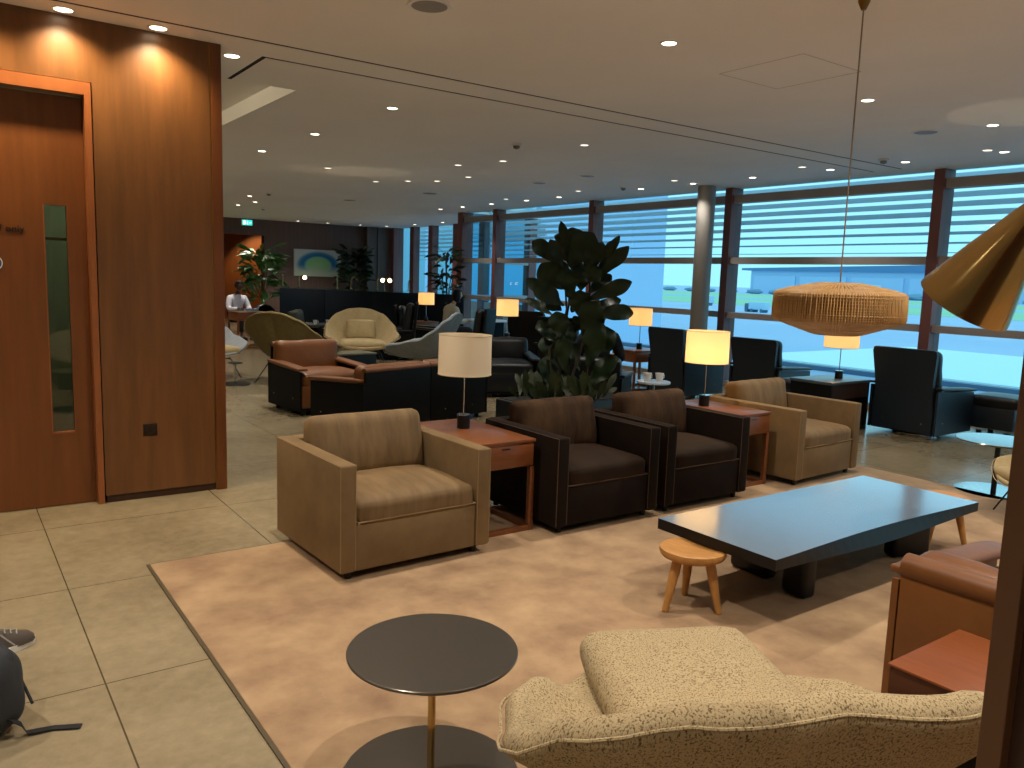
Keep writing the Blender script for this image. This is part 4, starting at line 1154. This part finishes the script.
person('woman with dark hair in a cream top, seated at the table by the far window', (8.05, 13.45, 0), face(R(95)), CREAMT, DARKT, SKIN_L, lean=.25, hairlen=.05)
person('person in a white shirt seated in front of the leafy plant at the far left', (5.42, 18.3, 0), face(R(170)), WHITET, DARKT, SKIN_D, lean=.15)
person('person in dark clothes and light trousers seated reading, behind the fig plant', (6.02, 6.73, 0), face(R(52)), DARKT, BEIGET, SKIN_L, lean=.1, headturn=.3, knee=.68)
# white table in front of the woman
t = thing('white_table', 'white table in front of the woman in the cream top', 'table', (8.93, 13.3, 0), .1)
bm = new(); bx(bm, -.35, .35, -.4, .4, .69, .72, .005); link('tabletop', bm, mat('bright_top', '#c9d4da', .3), t)
bm = new(); bx(bm, -.02, .3, -.12, .12, .03, .69); link('pedestal', bm, BOOTH, t)
bm = new(); bx(bm, -.05, .33, -.38, .38, 0, .03); link('plinth', bm, BLACKM, t)
# table under plant / person left
side_table('wooden table with books in front of the person in the white shirt', .7, .5, .72, (5.1, 16.0, 0), .1, drawer=False)
t = thing('ball_chair', 'round-backed black chair in front of the person in the white shirt', 'chair', (5.6, 16.95, 0), .3)
bm = new(); bmesh.ops.create_uvsphere(bm, u_segments=28, v_segments=16, radius=.30, matrix=T(0, 0, .55) @ Matrix.Diagonal((1, .9, 1, 1))); bmesh.ops.delete(bm, geom=[v for v in bm.verts if v.co.y < -.1 and v.co.z > .5], context='VERTS'); o = link('shell', bm, LEATHERD, t); o.modifiers.new('s', 'SOLIDIFY').thickness = .03
bm = new(); cushion(bm, (0, -.02, .42), (.48, .46, .09), .04, .02, .002); link('seat', bm, LEATHERD, t)
bm = new(); lathe(bm, [(.2, 0), (.2, .02), (.03, .03), (.03, .3)], 24); link('pedestal', bm, BLACKM, t)
for k, (c, lb) in enumerate((('#7c8fb0', 'blue-grey book on top of the small stack'), ('#b9b2a4', 'pale book at the bottom of the small stack'))):
    t = thing('book', lb + ' on the table before the white-shirted person', 'book', (5.1, 16.22, .72+.03*(1-k)), .2*k)
    bm = new(); bx(bm, -.12, .12, -.09, .09, 0, .028, .003); link('cover', bm, mat('book_%d' % k, c, .7), t)
    bm = new(); bx(bm, -.115, .122, -.086, .086, .004, .024); link('pages', bm, WHITEM, t)

# ------------------------------------------------------------------ ceiling fittings
def downlight(name, label, group, x, y, m=GLOW, r=.045):
    t = thing(name, label, 'downlight', (x, y, CH), 0, group)
    bm = new(); lathe(bm, [(r, -.004), (r+.014, -.004), (r+.016, 0), (r, .0)], 32, capb=False, capt=False); link('trim_ring', bm, WHITEM, t)
    bm = new(); lathe(bm, [(.001, -.003), (r, -.003)], 32, capb=False, capt=False); link('lens', bm, m, t)
    return t
def copies(proto, lst):
    for x, y in lst: dup(proto, (x, y, CH))
g = [(9.14, y) for y in (4.03, 5.09, 6.05, 7.23, 8.30, 9.39, 11.46, 12.44, 13.63, 14.73, 15.66)]
p = downlight('downlight', 'small lit downlight in the ceiling row running right beside the windows', 'downlights in the window row', *g[0]); copies(p, g[1:])
g = [(8.92, 4.1), (8.73, 6.17), (8.71, 8.27), (8.72, 10.43), (8.74, 12.55)]
p = downlight('downlight', 'fainter downlight just inside the window row of ceiling lights', 'downlights just inside the window row', *g[0], m=GLOWDIM); copies(p, g[1:])
g = [(.67, 5.56), (1.19, 5.56), (1.74, 5.9)]
p = downlight('wall_washer', 'bright ceiling spot washing the wooden wall, leftmost of the three', None, *g[0], r=.05)
dup(p, (g[1][0], g[1][1], CH), label='bright ceiling spot washing the wooden wall, middle of the three')
dup(p, (g[2][0], g[2][1], CH), label='bright ceiling spot just beyond the wooden wall end, rightmost of the three')
g = [(3.76, 3.68), (6.01, 3.70), (7.64, 3.49)]
for (x, y), lb in zip(g, ('single downlight in the near ceiling above the coffee table, left of the pendant cord', 'single downlight in the ceiling just right of the pendant cord', 'downlight in the ceiling near the right edge beside the pale light circle')):
    downlight('downlight', lb, None, x, y)
g = [(3.38, 6.68), (3.38, 8.50), (3.36, 10.19)]
p = downlight('downlight', 'downlight in the receding ceiling line nearest the wooden wall', 'downlights in the line nearest the wooden wall', *g[0]); copies(p, g[1:])
g = [(5.84, 6.91), (5.91, 8.58), (5.71, 9.34), (6.49, 10.32), (6.43, 11.14), (6.12, 11.52), (5.8, 12.01), (4.59, 11.06)]
p = downlight('downlight', 'downlight scattered in the middle of the ceiling above the shell armchairs', 'downlights over the middle seating', *g[0], m=GLOWDIM); copies(p, g[1:])
g = [(5.70, 17.77), (5.69, 18.96), (5.17, 16.45), (8.66, 23.1), (9.59, 23.1), (10.6, 23.0), (11.3, 22.6), (11.4, 21.0), (11.4, 19.4), (11.4, 18.0)]
p = downlight('downlight', 'tiny downlight in the far part of the ceiling near the back wall', 'downlights near the back wall', *g[0]); copies(p, g[1:])
for (x, y), lb in zip([(2.28, 4.07), (7.56, 4.04), (7.57, 8.86), (7.63, 10.07)], ('large round ceiling speaker grille at the top edge', 'grey ceiling speaker near the top right', 'grey ceiling speaker above the fig plant', 'grey ceiling speaker farther out, left of the one above the fig')):
    t = thing('ceiling_speaker', lb, 'speaker', (x, y, CH))
    bm = new(); lathe(bm, [(.10, -.006), (.12, -.008), (.125, 0)], 40, capb=False, capt=False); link('bezel', bm, WHITEM, t)
    bm = new(); lathe(bm, [(.001, -.006), (.10, -.006)], 40, capb=False, capt=False); link('grille', bm, GREYM, t)
for (x, y), lb in zip([(5.28, 7.41), (8.79, 5.15), (7.68, 3.2), (8.8, 9.43), (5.23, 15.48), (6.37, 19.27)], ('brass-tinted smoke detector in the middle ceiling', 'small dome sensor on the ceiling above the wicker lamp', 'small grey sensor on the ceiling at the top right', 'small dome sensor beside the windows above the fig plant', 'dark ceiling sensor towards the far left', 'dark ceiling sensor farthest away at the left')):
    t = thing('ceiling_sensor', lb, 'sensor', (x, y, CH))
    bm = new(); lathe(bm, [(.055, 0), (.055, -.015), (.04, -.02)], 32, capb=False); link('base', bm, WHITEM, t)
    bm = new(); lathe(bm, [(.038, -.02), (.034, -.045), (.015, -.055), (.001, -.056)], 24, capb=False, capt=False); link('dome', bm, mat('sensor_brass', '#7d6a4c', .4) if x < 5.3 else GREYM, t)
for (x, y), lb in zip([(7.3, 12.9), (6.9, 15.5)], ('flat grey air grille in the ceiling beyond the fig plant', 'flat grey air grille in the far ceiling')):
    t = thing('ceiling_grille', lb, 'vent', (x, y, CH))
    bm = new(); lathe(bm, [(.12, -.006), (.13, 0)], 32, capt=False); link('disc', bm, GREYM, t)

# ------------------------------------------------------------------ LIGHTS
WARM = (1, .91, .79); WARM2 = (1, .92, .82)
def spot(x, y, z, e, ang=70, blend=.6, col=WARM, tgt=None, r=.03):
    l = bpy.data.lights.new('spot', 'SPOT'); l.energy = e; l.spot_size = R(ang); l.spot_blend = blend; l.color = col; l.shadow_soft_size = r
    o = bpy.data.objects.new('spot', l); COL.objects.link(o); o.location = (x, y, z)
    if tgt: o.rotation_euler = (Vector(tgt)-Vector((x, y, z))).to_track_quat('-Z', 'Y').to_euler()
    return o
zl = CH-.02
for x, y in ((.67, 5.50), (1.19, 5.50), (.15, 5.50), (-.4, 5.5)): spot(x, y+.0, zl, 55, 125, 1, (1, .80, .50), (x, y+.55, 0))
spot(1.74, 5.9, zl, 60, 90, .7)
# general downlights: the fittings seen plus the rest of the same grid out of the frame
EN = 150
for x, y in ((3.76, 3.68), (6.01, 3.70), (1.5, 3.68), (1.5, 1.4), (3.76, 1.4), (6.01, 1.4), (-.8, 3.6), (-.8, 1.4), (1.5, -.8), (3.76, -.8), (-.8, -.8), (6.01, -.8), (-3.4, 3.6), (-3.4, .4), (1.5, -3.4), (5, -3.4)):
    spot(x, y, zl, EN, 125, .9)
for x, y in ((3.38, 6.68), (3.38, 8.5), (3.36, 10.19), (2.6, 12.5), (2.6, 14.5), (3.3, 17), (.5, 9), (.5, 13)): spot(x, y, zl, EN*.8, 120, .9)
for x, y in ((5.84, 6.91), (5.71, 9.34), (6.43, 11.14), (4.59, 11.06), (5.5, 14)): spot(x, y, zl, EN*.6, 120, .9, WARM2)
for y in (4.03, 6.05, 8.3, 11.46, 14.73): spot(9.14, y, zl, EN*.35, 110, .8, WARM2)
for x, y in ((5.7, 17.77), (8.66, 21.5), (10.5, 19), (6.5, 21.5), (3, 20)): spot(x, y, zl, 170, 125, .8)
# niche wall light
spot(8.65, 25.3, zl, 130, 95, .5, (1, .6, .28), (8.8, 26.4, 1.0))
spot(6.5, 20.2, zl, 12, 70, .6, (1, .8, .5), (6.7, 20.8, 1.2))
spot(.8, 6.9, zl, 70, 120, .6, (.95, 1, .8))
# lamp bulbs
def pt_light(x, y, z, e, col=(1, .62, .28), r=.04):
    l = bpy.data.lights.new('bulb_light', 'POINT'); l.energy = e; l.color = col; l.shadow_soft_size = r
    o = bpy.data.objects.new('bulb_light', l); COL.objects.link(o); o.location = (x, y, z)
for x, y, z in ((4.93, 4.22, 1.02), (8.14, 5.07, 1.02), (8.37, 8.46, 1.04), (7.62, 10.8, 1.04), (8.35, 14.82, 1.06)):
    pt_light(x, y, z, 3)
pt_light(3.92, 2.48, 1.45, .6)
# light pools thrown up on the ceiling by uplighters
def uplight(x, y, rr, e):
    z = 1.9; a = 2*math.degrees(math.atan(rr/(CH-z)))
    o = spot(x, y, z, e, a, .06, (1, .78, .5), (x, y, CH), r=.004)
uplight(7.30, 3.05, .62, 4)
uplight(5.15, 11.0, .66, 4); uplight(4.75, 11.3, .6, 2)
a_ = bpy.data.lights.new('added_patch_light', 'AREA'); a_.energy = 18; a_.color = (1, .82, .55); a_.shape = 'RECTANGLE'; a_.size = .04; a_.size_y = 2.2  # added strip light inside the tray, brightens the ceiling patch
o_ = bpy.data.objects.new('added_patch_light', a_); COL.objects.link(o_); o_.location = (.26, 7.76, CH+.08); o_.rotation_euler = (0, -PI/2-.25, 0)

w = bpy.data.worlds.new('world'); sc.world = w; w.use_nodes = True
nt = w.node_tree; bg = nt.nodes['Background']
tc = nt.nodes.new('ShaderNodeTexCoord'); sp = nt.nodes.new('ShaderNodeSeparateXYZ'); nt.links.new(tc.outputs['Generated'], sp.inputs[0])
rp = nt.nodes.new('ShaderNodeValToRGB'); nt.links.new(sp.outputs['Z'], rp.inputs[0])
rp.color_ramp.elements[0].position = 0; rp.color_ramp.elements[0].color = (.50, .86, .92, 1)
rp.color_ramp.elements[1].position = .5; rp.color_ramp.elements[1].color = (.62, .90, 1.0, 1)
nt.links.new(rp.outputs[0], bg.inputs[0]); bg.inputs[1].default_value = 1.3

vs = sc.view_settings
vs.view_transform = 'Standard'; vs.look = 'None'; vs.exposure = 0.08; vs.gamma = 1.0; vs.use_curve_mapping = False
